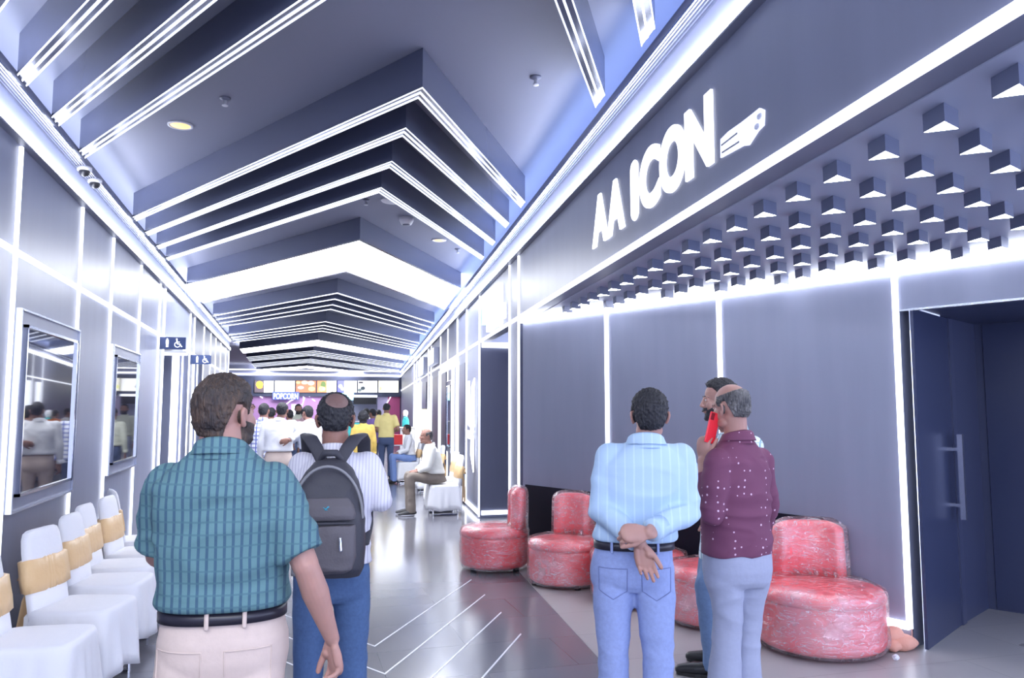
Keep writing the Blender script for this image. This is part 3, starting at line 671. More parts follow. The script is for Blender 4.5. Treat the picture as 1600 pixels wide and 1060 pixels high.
o = MB().box((p[0], YE-0.45, p[1]), (q[0], YE-0.38, q[1])).obj('black_display', M['black']); recenter(o); tag(o, 'long black panel under the menu screens, over the mustard top', 'panel')  # wide black display, built as a plain panel
p, q = far_xy(550, 621, YE-0.4), far_xy(589, 618, YE-0.4); trim(MB().box((p[0], YE-0.5, p[1]), (q[0], YE-0.4, q[1])), M['led_soft'])
p, q = far_xy(455, 655, YE-0.5), far_xy(471, 632, YE-0.5)
o = MB().box((p[0], YE-0.16, p[1]), (q[0], YE-0.121, q[1])).obj('lit_panel', glow('lit_panel', (0.85, 0.85, 1.0), 0.3)); recenter(o); tag(o, 'small pale lit panel behind the man in the cream shirt', 'panel')
ct = empty('food_counter', (1.0, 38.5, 0), 'long pale food counter below the menu screens', 'counter')
MB().box((-4.5, -0.4, 0), (3.6, 0.4, 1.0)).obj('body', plain('counter_body', (0.55, 0.55, 0.65), 0.4), ct, bevel=0.02)
MB().box((-4.6, -0.5, 1.0), (3.7, 0.5, 1.06)).obj('counter_top', M['white_plastic'], ct, bevel=0.01)
# white pedestal by the right wall, red machine and box on a table
k = 26.0; p = P(648, 700, k); q = P(660, 668, k)
r = empty('pedestal', (P(647, 700, k).x-0.22, P(647, 700, k).y, 0), 'white pedestal stand at the far end of the right wall', 'stand')
MB().box((-0.22, -0.22, 0), (0.22, 0.22, 1.0)).obj('body', M['white_plastic'], r, bevel=0.02); MB().box((-0.27, -0.27, 1.0), (0.27, 0.27, 1.04)).obj('top', M['white_plastic'], r, bevel=0.01)
b = P(625, 690, 24.0); r = empty('side_table', (b.x, b.y, 0), 'small chrome table carrying a red box, right of the yellow shirt', 'table')
MB().box((-0.35, -0.25, 0.52), (0.35, 0.25, 0.55)).obj('table_top', M['silver'], r)
for sx in (-0.32, 0.32):
    for sy in (-0.22, 0.22): MB().tube([(sx, sy, 0.0), (sx, sy, 0.52)], 0.015, seg=8, ends=False).obj('leg', M['chrome'], r)
o = MB().box((-0.27, -0.15, 0), (0.06, 0.15, 0.3)).obj('red_box', plain('red_card', (0.8, 0.05, 0.08), 0.5), bevel=0.01); o.location = (b.x, b.y, 0.55); tag(o, 'red box standing on the small chrome table', 'box')
o = MB().ell((0, 0, 0.12), (0.14, 0.12, 0.12)).obj('white_bag', M['cloth_white'], smooth=True); o.location = (b.x+0.25, b.y-0.02, 0.55); tag(o, 'white bag beside the red box on the chrome table', 'bag')

# ------------------------------------------------------------------ banquet chairs in white covers with gold sashes
def chair_mb_cover(seed):
    rr = random.Random(seed); rs = []
    NQ = 96
    def rr_pt(a, hx, hy, e=6.0):
        c, s = math.cos(a), math.sin(a); k = (abs(c/hx)**e+abs(s/hy)**e)**(-1/e); return c*k, s*k
    ph = [rr.uniform(0, 6.28) for _ in range(4)]
    for z, g in ((0.09, 1.0), (0.16, 0.85), (0.26, 0.6), (0.36, 0.32), (0.42, 0.12), (0.455, 0.03), (0.475, -0.10), (0.482, -0.35)):
        ring = []
        for j in range(NQ):
            a = 2*math.pi*j/NQ; x, y = rr_pt(a, 0.225, 0.235); f = 1.0
            wv = (math.sin(a*11+ph[0])*0.6+math.sin(a*17+ph[1])*0.4+0.5*math.sin(a*7+ph[2]))*0.018*max(g, 0)
            rad = math.hypot(x, y); sc_ = 1+(0.035*max(g, 0)+wv)/rad
            if g < 0: sc_ = 1+g*0.35
            zz = z+(0.02*math.sin(a*5+ph[3])*max(g, 0) if z < 0.2 else 0)
            ring.append((x*sc_, y*sc_, zz))
        rs.append(ring)
    m = MB(); m.rings(rs)
    # back: tilted slab with rounded top
    rs = []
    for z, hx, th in ((0.42, 0.215, 0.035), (0.55, 0.215, 0.034), (0.70, 0.214, 0.032), (0.82, 0.21, 0.03), (0.89, 0.20, 0.028), (0.925, 0.18, 0.022), (0.94, 0.14, 0.012)):
        y0 = -0.205-(z-0.42)*0.16
        ring = []
        for j in range(32):
            a = 2*math.pi*j/32; x, y = rr_pt(a, hx, th, 4.0); ring.append((x, y0+y, z))
        rs.append(ring)
    m.rings(rs)
    # skirt of the back falling to the floor behind
    rs = []
    for z, hx in ((0.10, 0.24), (0.25, 0.232), (0.45, 0.222)):
        ring = []
        for j in range(32):
            a = 2*math.pi*j/32; x, y = rr_pt(a, hx, 0.03, 4.0); ring.append((x, -0.235+y+0.012*math.sin(x*60), z))
        rs.append(ring)
    m.rings(rs)
    return m
def sash_mb():
    m = MB(); rs = []
    for z, e in ((0.575, 0.0), (0.58, 0.010), (0.65, 0.013), (0.70, 0.011), (0.765, 0.010), (0.77, 0.0)):
        y0 = -0.205-(z-0.42)*0.16; ring = []
        for j in range(40):
            a = 2*math.pi*j/40; c, s = math.cos(a), math.sin(a); hx, hy = 0.214+e, 0.032+e; k = (abs(c/hx)**4+abs(s/hy)**4)**(-0.25)
            ring.append((c*k, y0+s*k, z+0.004*math.sin(j*1.7)))
        rs.append(ring)
    m.rings(rs); return m
def bow_mb():
    m = MB()
    for s in (-1, 1):
        m.tube([(0, -0.30, 0.67), (s*0.07, -0.33, 0.70), (s*0.10, -0.33, 0.66), (s*0.02, -0.30, 0.66)], [0.02, 0.03, 0.03, 0.015], side=(0, 0, 1), flat=0.5, seg=10)
        m.tube([(0, -0.30, 0.66), (s*0.05, -0.325, 0.50), (s*0.075, -0.33, 0.34), (s*0.08, -0.325, 0.22)], [0.015, 0.035, 0.045, 0.05], side=(1, 0, 0), flat=0.22, seg=10)
    m.ell((0, -0.30, 0.67), (0.025, 0.02, 0.025)); return m
def banquet_chair(loc, rz, label, group, seed):
    r = empty('banquet_chair', loc, label, 'chair', group, rz)
    chair_mb_cover(seed).obj('chair_cover', M['cloth_white'], r, True)
    sash_mb().obj('sash', M['sash'], r, True); bow_mb().obj('bow', M['sash'], r, True)
    for sx in (-0.19, 0.19):
        for sy in (-0.19, 0.19):
            MB().tube([(sx, sy, 0.0), (sx*0.97, sy*0.97, 0.44)], 0.0125, seg=8, ends=False).obj('leg', M['chrome'], r)
        MB().tube([(sx, -0.19, 0.0125), (sx, 0.19, 0.0125)], 0.0125, seg=8).obj('floor_rail', M['chrome'], r)
    r.scale = (1, 1, 0.955)
    return r
H90 = math.pi/2
GL = 'covered chairs along the left wall'
CH = [((-1.20, 4.60, 0), -H90-0.10, 'white covered chair with gold sash, nearest the viewer, cut off by the left edge'),
      ((-1.14, 5.30, 0), -H90-0.26, 'white covered chair showing a whole gold sash, in front of the large wall screen'),
      ((-1.13, 5.99, 0), -H90-0.12, 'white covered chair directly behind the one with the whole gold sash'),
      ((-1.17, 6.56, 0), -H90-0.10, 'white covered chair fourth from the left edge, half its gold sash hidden'),
      ((-1.13, 7.12, 0), -H90-0.12, 'white covered chair with a square gold-sashed back, fifth from the left edge'),
      ((-1.22, 7.82, 0), -H90+0.35, 'turned white covered chair at the far end of the left row')]
for i, (l, rz, lab) in enumerate(CH): banquet_chair(l, rz, lab, GL, i+1)
GR = 'covered chairs along the right wall'
for i, (l, rz, lab) in enumerate([((2.33, 12.15, 0), H90, 'white covered chair under the nearer seated man in the cream shirt'),
      ((2.50, 13.3, 0), H90, 'white covered chair with orange sash tail just beyond the nearer seated man'),
      ((2.70, 15.6, 0), H90, 'white covered chair further along the right wall, between the seated men'),
      ((2.55, 17.5, 0), H90, 'white covered chair under the farther seated man in blue jeans')]): banquet_chair(l, rz, lab, GR, i+11)

# ------------------------------------------------------------------ red round lounge seats wrapped in clear film
def red_leather():
    m, nt, b = new_mat('red_leatherette'); b.inputs['Base Color'].default_value = (1.0, 0.14, 0.17, 1); b.inputs['Roughness'].default_value = 0.4
    return m
def film():
    m, nt, b = new_mat('clear_film'); out = nt.nodes['Material Output']
    tc = N(nt, 'ShaderNodeTexCoord'); mp = N(nt, 'ShaderNodeMapping'); mp.inputs['Scale'].default_value = (1, 1, 3.2)
    nt.links.new(tc.outputs['Object'], mp.inputs['Vector'])
    no = N(nt, 'ShaderNodeTexNoise', Scale=6.0, Detail=5.0, Distortion=2.2); nt.links.new(mp.outputs[0], no.inputs['Vector'])
    ms = N(nt, 'ShaderNodeMath', operation='SUBTRACT'); ms.inputs[1].default_value = 0.5; nt.links.new(no.outputs['Fac'], ms.inputs[0])
    ab = N(nt, 'ShaderNodeMath', operation='ABSOLUTE'); nt.links.new(ms.outputs[0], ab.inputs[0])
    mr = N(nt, 'ShaderNodeMapRange'); mr.inputs['From Min'].default_value = 0.0; mr.inputs['From Max'].default_value = 0.016
    mr.inputs['To Min'].default_value = 0.85; mr.inputs['To Max'].default_value = 0.0; nt.links.new(ab.outputs[0], mr.inputs['Value'])
    n2 = N(nt, 'ShaderNodeTexNoise', Scale=3.5, Detail=3.0); nt.links.new(tc.outputs['Object'], n2.inputs['Vector'])
    m2 = N(nt, 'ShaderNodeMapRange'); m2.inputs['From Min'].default_value = 0.45; m2.inputs['From Max'].default_value = 0.75; m2.inputs['To Min'].default_value = 0.03; m2.inputs['To Max'].default_value = 0.42
    nt.links.new(n2.outputs['Fac'], m2.inputs['Value'])
    mxx = N(nt, 'ShaderNodeMath', operation='MAXIMUM'); nt.links.new(mr.outputs[0], mxx.inputs[0]); nt.links.new(m2.outputs[0], mxx.inputs[1])
    tr = N(nt, 'ShaderNodeBsdfTransparent'); gl = N(nt, 'ShaderNodeBsdfGlossy', Roughness=0.12); di = N(nt, 'ShaderNodeBsdfDiffuse')
    di.inputs['Color'].default_value = (1.0, 0.85, 0.92, 1)
    bp = N(nt, 'ShaderNodeBump', Strength=0.8, Distance=0.02); nt.links.new(no.outputs['Fac'], bp.inputs['Height']); nt.links.new(bp.outputs['Normal'], gl.inputs['Normal'])
    a = N(nt, 'ShaderNodeMixShader'); nt.links.new(mxx.outputs[0], a.inputs[0]); nt.links.new(tr.outputs[0], a.inputs[1]); nt.links.new(di.outputs[0], a.inputs[2])
    fr = N(nt, 'ShaderNodeFresnel', IOR=1.45); nt.links.new(bp.outputs['Normal'], fr.inputs['Normal'])
    ad = N(nt, 'ShaderNodeMath', operation='ADD'); ad.inputs[1].default_value = 0.12; hf = N(nt, 'ShaderNodeMath', operation='MULTIPLY'); hf.inputs[1].default_value = 0.45; nt.links.new(fr.outputs[0], hf.inputs[0]); nt.links.new(hf.outputs[0], ad.inputs[0])
    c = N(nt, 'ShaderNodeMixShader'); nt.links.new(ad.outputs[0], c.inputs[0]); nt.links.new(a.outputs[0], c.inputs[1]); nt.links.new(gl.outputs[0], c.inputs[2])
    nt.links.new(c.outputs[0], out.inputs[0]); return m
M['red'] = red_leather(); M['film'] = film()
M['seam'] = plain('dark_red_piping', (0.45, 0.02, 0.03), 0.5)
def arc_back(r_out, th, a_half, z0, z1, taper=0.06, seg=28, lvl=10, grow=0.0):
    """curved backrest standing on the rear rim, centred on -Y."""
    rs = []
    for i in range(seg+1):
        u = -1+2*i/seg; a = -H90+u*a_half
        top = z1-0.05*(abs(u)**5)-0.0; ring = []
        edge_ = math.sqrt(max(0.0, 1-abs(u)**14))*0.75+0.25
        h = th/2*edge_+grow; rm = r_out-th/2
        prof = [(-h, z0), (-h, (z0+top)/2), (-h, top-0.05), (-h*0.75, top-0.015), (0, top+grow), (h*0.75, top-0.015), (h, top-0.05), (h, (z0+top)/2), (h, z0)]
        for d, z in prof:
            lean = 0.0; rr_ = rm+d+lean; aa = a*1.0
            ka = 1-taper*(z-z0)/(z1-z0); aa = -H90+u*a_half*ka
            ring.append((rr_*math.cos(aa), rr_*math.sin(aa), z))
        rs.append(ring)
    return MB().rings(rs)
def lounge_seat(loc, rz, label, R=0.40, seed=1):
    r = empty('lounge_seat', loc, label, 'seat', 'red film-wrapped lounge seats', rz)
    S = 0.40
    MB().lathe([(0, 0.03), (R-0.03, 0.03), (R-0.005, 0.05), (R, 0.08), (R, 0.30), (R-0.003, 0.33), (0, 0.33)], seg=64).obj('base', M['red'], r, True)
    MB().lathe([(0, 0.325), (R+0.004, 0.33), (R+0.008, 0.36), (R-0.01, S-0.005), (R-0.06, S+0.008), (0, S+0.014)], seg=64).obj('seat_cushion', M['red'], r, True)
    arc_back(R-0.012, 0.13, 0.78, 0.34, 0.80).obj('backrest', M['red'], r, True)
    for k in range(4):
        a = k*H90+0.7; MB().lathe([(0, 0), (0.03, 0), (0.03, 0.035), (0, 0.035)], (0.3*math.cos(a), 0.3*math.sin(a), 0), 14).obj('foot', M['black'], r, True)
    # clear film: a wrinkled skin over the drum and the backrest
    def crinkle(mb, amp, sd):
        out = []
        for x, y, z in mb.v:
            n = noise.noise(Vector((x*7+sd, y*7, z*16)))+0.6*noise.noise(Vector((x*19, y*19+sd, z*30))); rd = math.hypot(x, y)+1e-6; d = amp*(0.6+n)
            out.append((x*(1+d/rd), y*(1+d/rd), z+0.4*d))
        mb.v = out; return mb
    prof = [(R-0.10, 0.012), (R-0.01, 0.018), (R+0.012, 0.06)]+[(R+0.012, 0.06+0.28*k/10) for k in range(1, 11)]+[(R+0.016, 0.37), (R+0.006, S+0.005), (R-0.05, S+0.026)]+[(R-0.05-0.05*k, S+0.03) for k in range(1, 6)]+[(0.01, S+0.03)]
    w1 = crinkle(MB().lathe(prof, seg=96), 0.010, seed*3.1); w2 = crinkle(arc_back(R-0.004, 0.14, 0.83, 0.36, 0.815, seg=40, grow=0.008), 0.009, seed*5.3)
    for x, y, z in list(w2.v)[:0]: pass
    # loose gathers where the back meets the seat
    rr = random.Random(seed)
    for k in range(5):
        a0_ = -H90-0.7+0.25*k+rr.uniform(-.05, .05); 
        w1.tube([((R-0.17)*math.cos(a0_), (R-0.17)*math.sin(a0_), S+0.03), ((R-0.11)*math.cos(a0_+0.1), (R-0.11)*math.sin(a0_+0.1), S+0.05+rr.uniform(0, .03)), ((R-0.09)*math.cos(a0_+0.28), (R-0.09)*math.sin(a0_+0.28), S+0.03)], [0.012, 0.02, 0.01], seg=8)
    w1.add(w2.v, w2.f); w1.obj('plastic_wrap', M['film'], r, True)
    return r
def face(dx, dy): return math.atan2(dy, dx)-H90
SEATS = [((720, 825, 903), (-0.98, 0.15), 'red film-wrapped round seat farthest away, beside the corner light strip'),
         ((826, 942, 930), (-0.62, -0.75), 'red film-wrapped round seat left of the man in the light blue shirt'),
         ((944, 1090, 960), (-0.35, -0.93), 'red film-wrapped round seat seen between the legs of the man in blue jeans'),
         ((1058, 1222, 990), (-0.85, -0.5), 'red film-wrapped round seat behind the man in the maroon shirt'),
         ((1198, 1390, 1036), (-0.42, -0.90), 'red film-wrapped round seat in full view at the right, nearest the glass door')]
for i, ((xl, xr, yb), (dx, dy_), lab) in enumerate(SEATS):
    p = at_z((xl+xr)/2, yb-3, 0); h = Vector((p.x, p.y)).normalized(); c = Vector((p.x, p.y))+h*0.39
    k = (Vector((c.x, c.y, 0))-EYEP).dot(FW); R = (xr-xl)/2*k/F*0.985
    c += bn*max(0.0, R+0.03-(c-Vector(BK[0])).dot(bn))
    if i == 2: c -= bd*0.07
    lounge_seat((c.x, c.y, 0.004), face(dx, dy_), lab, R=R, seed=i+1)
# peach cloth bundle and a crumpled white scrap by the last seat
p = at_z(1421, 1021, 0.0); mb = MB()
for q, rr_ in (((0, 0, 0.05), (0.10, 0.08, 0.055)), ((-0.05, 0.03, 0.09), (0.09, 0.07, 0.06)), ((0.06, 0.02, 0.03), (0.08, 0.05, 0.03)), ((-0.09, -0.02, 0.04), (0.06, 0.05, 0.04))): mb.ell(q, rr_)
mb.v = [(x+0.006*math.sin(z*90+x*40), y+0.006*math.sin(x*70), max(0, z)) for x, y, z in mb.v]
o = mb.obj('cloth_bundle', plain('peach_cloth', (0.72, 0.36, 0.27), 0.8, bump=0.4), smooth=True); o.location = (p.x, p.y+0.06, 0.004); tag(o, 'small peach cloth bundle on the floor between the last red seat and the light strip', 'cloth')
p = at_z(1400, 1034, 0); mb = MB().ell((0, 0, 0.022), (0.022, 0.018, 0.02), nu=10, nv=7); mb.v = [(x+0.005*noise.noise(Vector((x, y, z))*200), y+0.005*noise.noise(Vector((y, z, x))*200), max(0, z)) for x, y, z in mb.v]
o = mb.obj('paper_scrap', M['white_plastic']); o.location = (p.x, p.y, 0.004); tag(o, 'tiny crumpled white scrap on the floor in front of the peach cloth', 'scrap')

# ------------------------------------------------------------------ people
def bake(mb, voxel, smooth=4, fac=0.5):
    """Union overlapping shapes into one smooth continuous surface."""
    me = bpy.data.meshes.new('tmp'); me.from_pydata(mb.v, [], mb.f); me.update()
    o = bpy.data.objects.new('tmp', me); COL.objects.link(o)
    r = o.modifiers.new('r', 'REMESH'); r.mode = 'VOXEL'; r.voxel_size = voxel; r.adaptivity = 0
    s = o.modifiers.new('s', 'SMOOTH'); s.factor = fac; s.iterations = smooth
    dg = bpy.context.evaluated_depsgraph_get(); m2 = bpy.data.meshes.new_from_object(o.evaluated_get(dg))
    n = len(m2.vertices); a = np.empty(n*3); m2.vertices.foreach_get('co', a)
    polys = [tuple(p.vertices) for p in m2.polygons]
    bpy.data.objects.remove(o); bpy.data.meshes.remove(me); bpy.data.meshes.remove(m2)
    return a.reshape(-1, 3), polys
def to_mesh(name, v, f, mat, parent, smooth=True):
    me = bpy.data.meshes.new(name); me.from_pydata([tuple(p) for p in v], [], f); me.update(); me.materials.append(mat)
    if smooth: me.polygons.foreach_set('use_smooth', [True]*len(me.polygons))
    o = bpy.data.objects.new(name, me); COL.objects.link(o); o.parent = parent; return o
def vnormals(v, f):
    me = bpy.data.meshes.new('n'); me.from_pydata([tuple(p) for p in v], [], f); me.update()
    a = np.empty(len(v)*3); me.vertices.foreach_get('normal', a); bpy.data.meshes.remove(me); return a.reshape(-1, 3)
def wrinkle(v, f, amp, sx, sz, seed, fn=None):
    """Cloth folds: ridged noise pushed along the normals."""
    nn = vnormals(v, f); out = v.copy()
    for i in range(len(v)):
        p = v[i]; q = Vector((p[0]*sx+seed*7.1, p[1]*sx, p[2]*sz))
        q2 = q+Vector((noise.noise(q*0.5), noise.noise(q*0.5+Vector((5, 5, 5))), noise.noise(q*0.5+Vector((9, 1, 3)))))*0.9
        a = noise.noise(q2); r = (1-abs(a)*2.2)
        b = noise.noise(q2*2.3)
        out[i] = p+nn[i]*amp*(r*0.8+b*0.35-0.3)*(fn(p) if fn else 1)
    return out
def bvh(v, f): return BVHTree.FromPolygons([Vector(p) for p in v], f)
def RZ(a): return Matrix.Rotation(a, 3, 'Z')
def rot_zyx(yaw, pitch=0.0, roll=0.0): return Matrix.Rotation(yaw, 3, 'Z') @ Matrix.Rotation(pitch, 3, 'X') @ Matrix.Rotation(roll, 3, 'Y')

def head_mb(mb, c, R, s, neck_to=None, fat=1.0):
    """Head with face, ears and neck; c is the middle of the head, R its rotation (+Y is where it looks)."""
    def T(x, y, z): return c+R@Vector((x*s, y*s, z*s))
    def E(p, r, rr=None): mb.ell(T(*p), (r[0]*s, r[1]*s, r[2]*s), R @ rr if rr is not None else R, 24, 14)
    E((0, -0.014, 0.030), (0.076, 0.094, 0.086)); E((0, -0.040, -0.005), (0.067, 0.064, 0.070))
    E((0, 0.030, -0.030), (0.062*fat, 0.060, 0.072)); E((0, 0.036, -0.078), (0.050*fat, 0.045, 0.034)); E((0, 0.068, -0.098), (0.024, 0.020, 0.016))
    for sx in (-1, 1):
        E((sx*0.038, 0.058, -0.028), (0.022*fat, 0.022, 0.026)); E((sx*0.046*fat, 0.020, -0.076), (0.016, 0.036, 0.022))
        E((sx*0.028, 0.076, 0.020), (0.024, 0.010, 0.008)); E((sx*0.031, 0.074, 0.004), (0.013, 0.010, 0.009))
        er = Matrix.Rotation(sx*0.30, 3, 'Z') @ Matrix.Rotation(-0.20, 3, 'X')
        mb.tube([T(sx*0.074, 0.004, -0.020), T(sx*0.083, -0.010, 0.010), T(sx*0.086, -0.022, 0.014), T(sx*0.088, -0.030, 0.0), T(sx*0.084, -0.024, -0.020), T(sx*0.076, -0.008, -0.036)], [0.006*s, 0.0065*s, 0.0065*s, 0.0065*s, 0.0065*s, 0.009*s], seg=10)
        E((sx*0.077, -0.010, -0.008), (0.006, 0.018, 0.024), er)
    mb.tube([T(0, 0.083, 0.014), T(0, 0.094, -0.010), T(0, 0.102, -0.028)], [0.008*s, 0.009*s, 0.011*s], seg=12)
    for sx in (-1, 1): E((sx*0.012, 0.094, -0.033), (0.009, 0.010, 0.008))
    E((0, 0.084, -0.056), (0.023, 0.012, 0.0065)); E((0, 0.083, -0.066), (0.020, 0.012, 0.0065))
    if neck_to is not None:
        a = T(0, -0.022, -0.045); b = Vector(neck_to); mb.tube([a, a.lerp(b, 0.5), b], [0.058*s*fat, 0.058*s*fat, 0.066*s*fat], seg=20)
def shell(bv, c, R, s, mask, thick, name, mat, parent, rough=0.004, nu=150, nv=110, seed=0, centre=(0, -0.012, 0.010)):
    """Hair or beard: a layer over the head wherever mask(azimuth, elevation) > 0 (0 azimuth = nose)."""
    o = c+R@Vector(centre)*s; vs = []; 
    for i in range(nv+1):
        el = -math.pi/2+math.pi*i/nv
        for j in range(nu):
            az = 2*math.pi*j/nu-math.pi
            dl = Vector((math.sin(az)*math.cos(el), math.cos(az)*math.cos(el), math.sin(el))); d = R@dl
            hit = bv.ray_cast(o+d*0.30*s, -d, 0.35*s)
            r = (hit[0]-o).length if hit[0] is not None else 0.05*s
            if r > 0.16*s: r = 0.05*s
            m = mask(math.degrees(az), math.degrees(el), dl)
            jag = noise.noise(Vector((dl.x*14+seed, dl.y*14, dl.z*9)))*0.10
            m = max(0.0, min(1.0, m+jag if m > 0 else 0))
            if m <= 0: rr_ = r-0.010*s
            else:
                st = noise.noise(Vector((dl.x*30+seed, dl.y*30, dl.z*8)))*rough+noise.noise(Vector((dl.x*9, dl.y*9+seed, dl.z*6)))*rough*1.4
                t = min(1.0, m*3.0); rr_ = r-0.004*s+(thick*t+0.004+st*t)*s
            vs.append(o+d*rr_)
    fs = []
    for i in range(nv):
        for j in range(nu): fs.append((i*nu+j, i*nu+(j+1)%nu, (i+1)*nu+(j+1)%nu, (i+1)*nu+j))
    return to_mesh(name, vs, fs, mat, parent)
def hair_full(az, el, d):
    a = abs(az)
    lim = 42 if a < 38 else (42-(a-38)*0.5 if a < 62 else (30-(a-62)*2.6 if a < 78 else (-12+(a-78)*1.5 if a < 92 else (12 if a < 112 else 12-(a-112)*2.2))))
    lim = max(lim, -47); return (el-lim)/14
def hair_bald(az, el, d):                                     # ring of hair, bare crown
    a = abs(az)
    lo = 20 if a < 78 else (-5 if a < 92 else (12 if a < 110 else max(-45, 12-(a-110)*2.2)))
    hi = 30 if a < 70 else 34+(a-70)*0.10
    if a < 60: return -1
    return min((el-lo)/14, (hi-el)/10)
def beard(az, el, d):
    a = abs(az)
    if a > 86: return -1
    hi = -24 if a > 45 else -30-((45-a)*0.20)
    if a < 22 and -36 < el < -27: hi = -20
    if a < 12 and -41 < el < -36: return -1
    return min((hi-el)/10, (el+74)/12)

def hand_mb(mb, W, d, n, side, s=1.0, curl=(0.35, 0.4, 0.45, 0.5), spread=0.10, thumb=0.6, thumb_curl=0.3, fore=None, fore_r=0.036):
    """Hand from wrist W along d; n points out of the palm, side (+1/-1) puts the thumb along +-(d x n)."""
    d = Vector(d).normalized(); n = Vector(n); n = (n-d*n.dot(d)).normalized(); t = d.cross(n)*side
    L = 0.095*s
    mb.tube([W-d*0.02*s, W+d*0.012*s, W+d*0.045*s, W+d*0.082*s], [0.026*s, 0.030*s, 0.040*s, 0.041*s], side=t, flat=0.42, seg=18)
    mb.ell(W+d*0.045*s+t*0.024*s+n*0.012*s, (0.016*s, 0.016*s, 0.016*s)); mb.tube([W+d*0.015*s+t*0.018*s+n*0.006*s, W+d*0.055*s+t*0.032*s+n*0.010*s], [0.014*s, 0.014*s], seg=12)
    mb.tube([W+d*0.02*s-t*0.022*s+n*0.006*s, W+d*0.07*s-t*0.028*s+n*0.006*s], [0.013*s, 0.012*s], seg=12)
    lens = (0.074, 0.082, 0.077, 0.061); offs = (0.029, 0.0095, -0.0100, -0.0285); rad = (0.0088, 0.0092, 0.0088, 0.0078)
    for i in range(4):
        b = W+d*(0.084-0.006*abs(i-1.3))*s+t*offs[i]*s; c = curl[i]; dd = (d+t*spread*(1.5-i)*0.45).normalized(); pts = [b-dd*0.015*s, b]; ang = c*0.8; p = b
        for k, fr in enumerate((0.45, 0.30, 0.25)):
            v = dd*math.cos(ang)+n*math.sin(ang); p = p+v*lens[i]*fr*s; pts.append(p); ang += c*(1.1 if k == 0 else 0.7)
        mb.tube(pts, [rad[i]*s*1.05, rad[i]*s*1.08, rad[i]*s, rad[i]*0.93*s, rad[i]*0.82*s], seg=12)
    b = W+d*0.028*s+t*0.026*s+n*0.006*s; v = (d*math.cos(thumb)+t*math.sin(thumb)+n*0.25).normalized(); p1 = b+v*0.038*s
    v2 = (v+d*thumb_curl*0.6+n*thumb_curl*0.8-t*thumb_curl*0.5).normalized(); p2 = p1+v2*0.030*s; p3 = p2+(v2+d*0.2).normalized()*0.022*s
    mb.tube([b, p1, p2, p3], [0.0145*s, 0.0115*s, 0.0105*s, 0.0090*s], seg=12)
    if fore is not None:
        fr = Vector(fore); mb.tube([fr, fr.lerp(W, 0.35), fr.lerp(W, 0.75), W-d*0.004*s], [fore_r*1.12, fore_r*1.22, fore_r*0.86, 0.027*s], seg=20, side=t, flat=0.86)
def ellring(c, sv, fv, hw, hd, n=40, e=2.4, dz=0.0):
    out = []
    for j in range(n):
        a = 2*math.pi*j/n; cs, sn = math.cos(a), math.sin(a); k = (abs(cs)**e+abs(sn)**e)**(-1/e)
        out.append(c+sv*(cs*k*hw)+fv*(sn*k*hd)+Vector((0, 0, dz)))
    return out

SKIN = skin_mat('brown_skin', (0.34, 0.18, 0.14)); SKIN2 = skin_mat('warm_brown_skin', (0.44, 0.25, 0.21))
HAIR = hair_mat('black_hair', (0.012, 0.012, 0.018), (0.028, 0.028, 0.035)); HAIRB = hair_mat('brown_dyed_hair', (0.025, 0.02, 0.022), (0.13, 0.075, 0.045), mixv=0.7)
HAIRG = hair_mat('greying_hair', (0.03, 0.03, 0.035), (0.20, 0.19, 0.19)); SHOE = plain('black_leather', (0.015, 0.015, 0.018), 0.35); SOLE = plain('rubber_sole', (0.02, 0.02, 0.02), 0.7)
EYEM = plain('eye_white', (0.7, 0.68, 0.66), 0.2); IRIS = plain('dark_iris', (0.015, 0.01, 0.008), 0.1); BELT = plain('dark_leather_belt', (0.02, 0.018, 0.03), 0.35); BUCKLE = M['chrome']

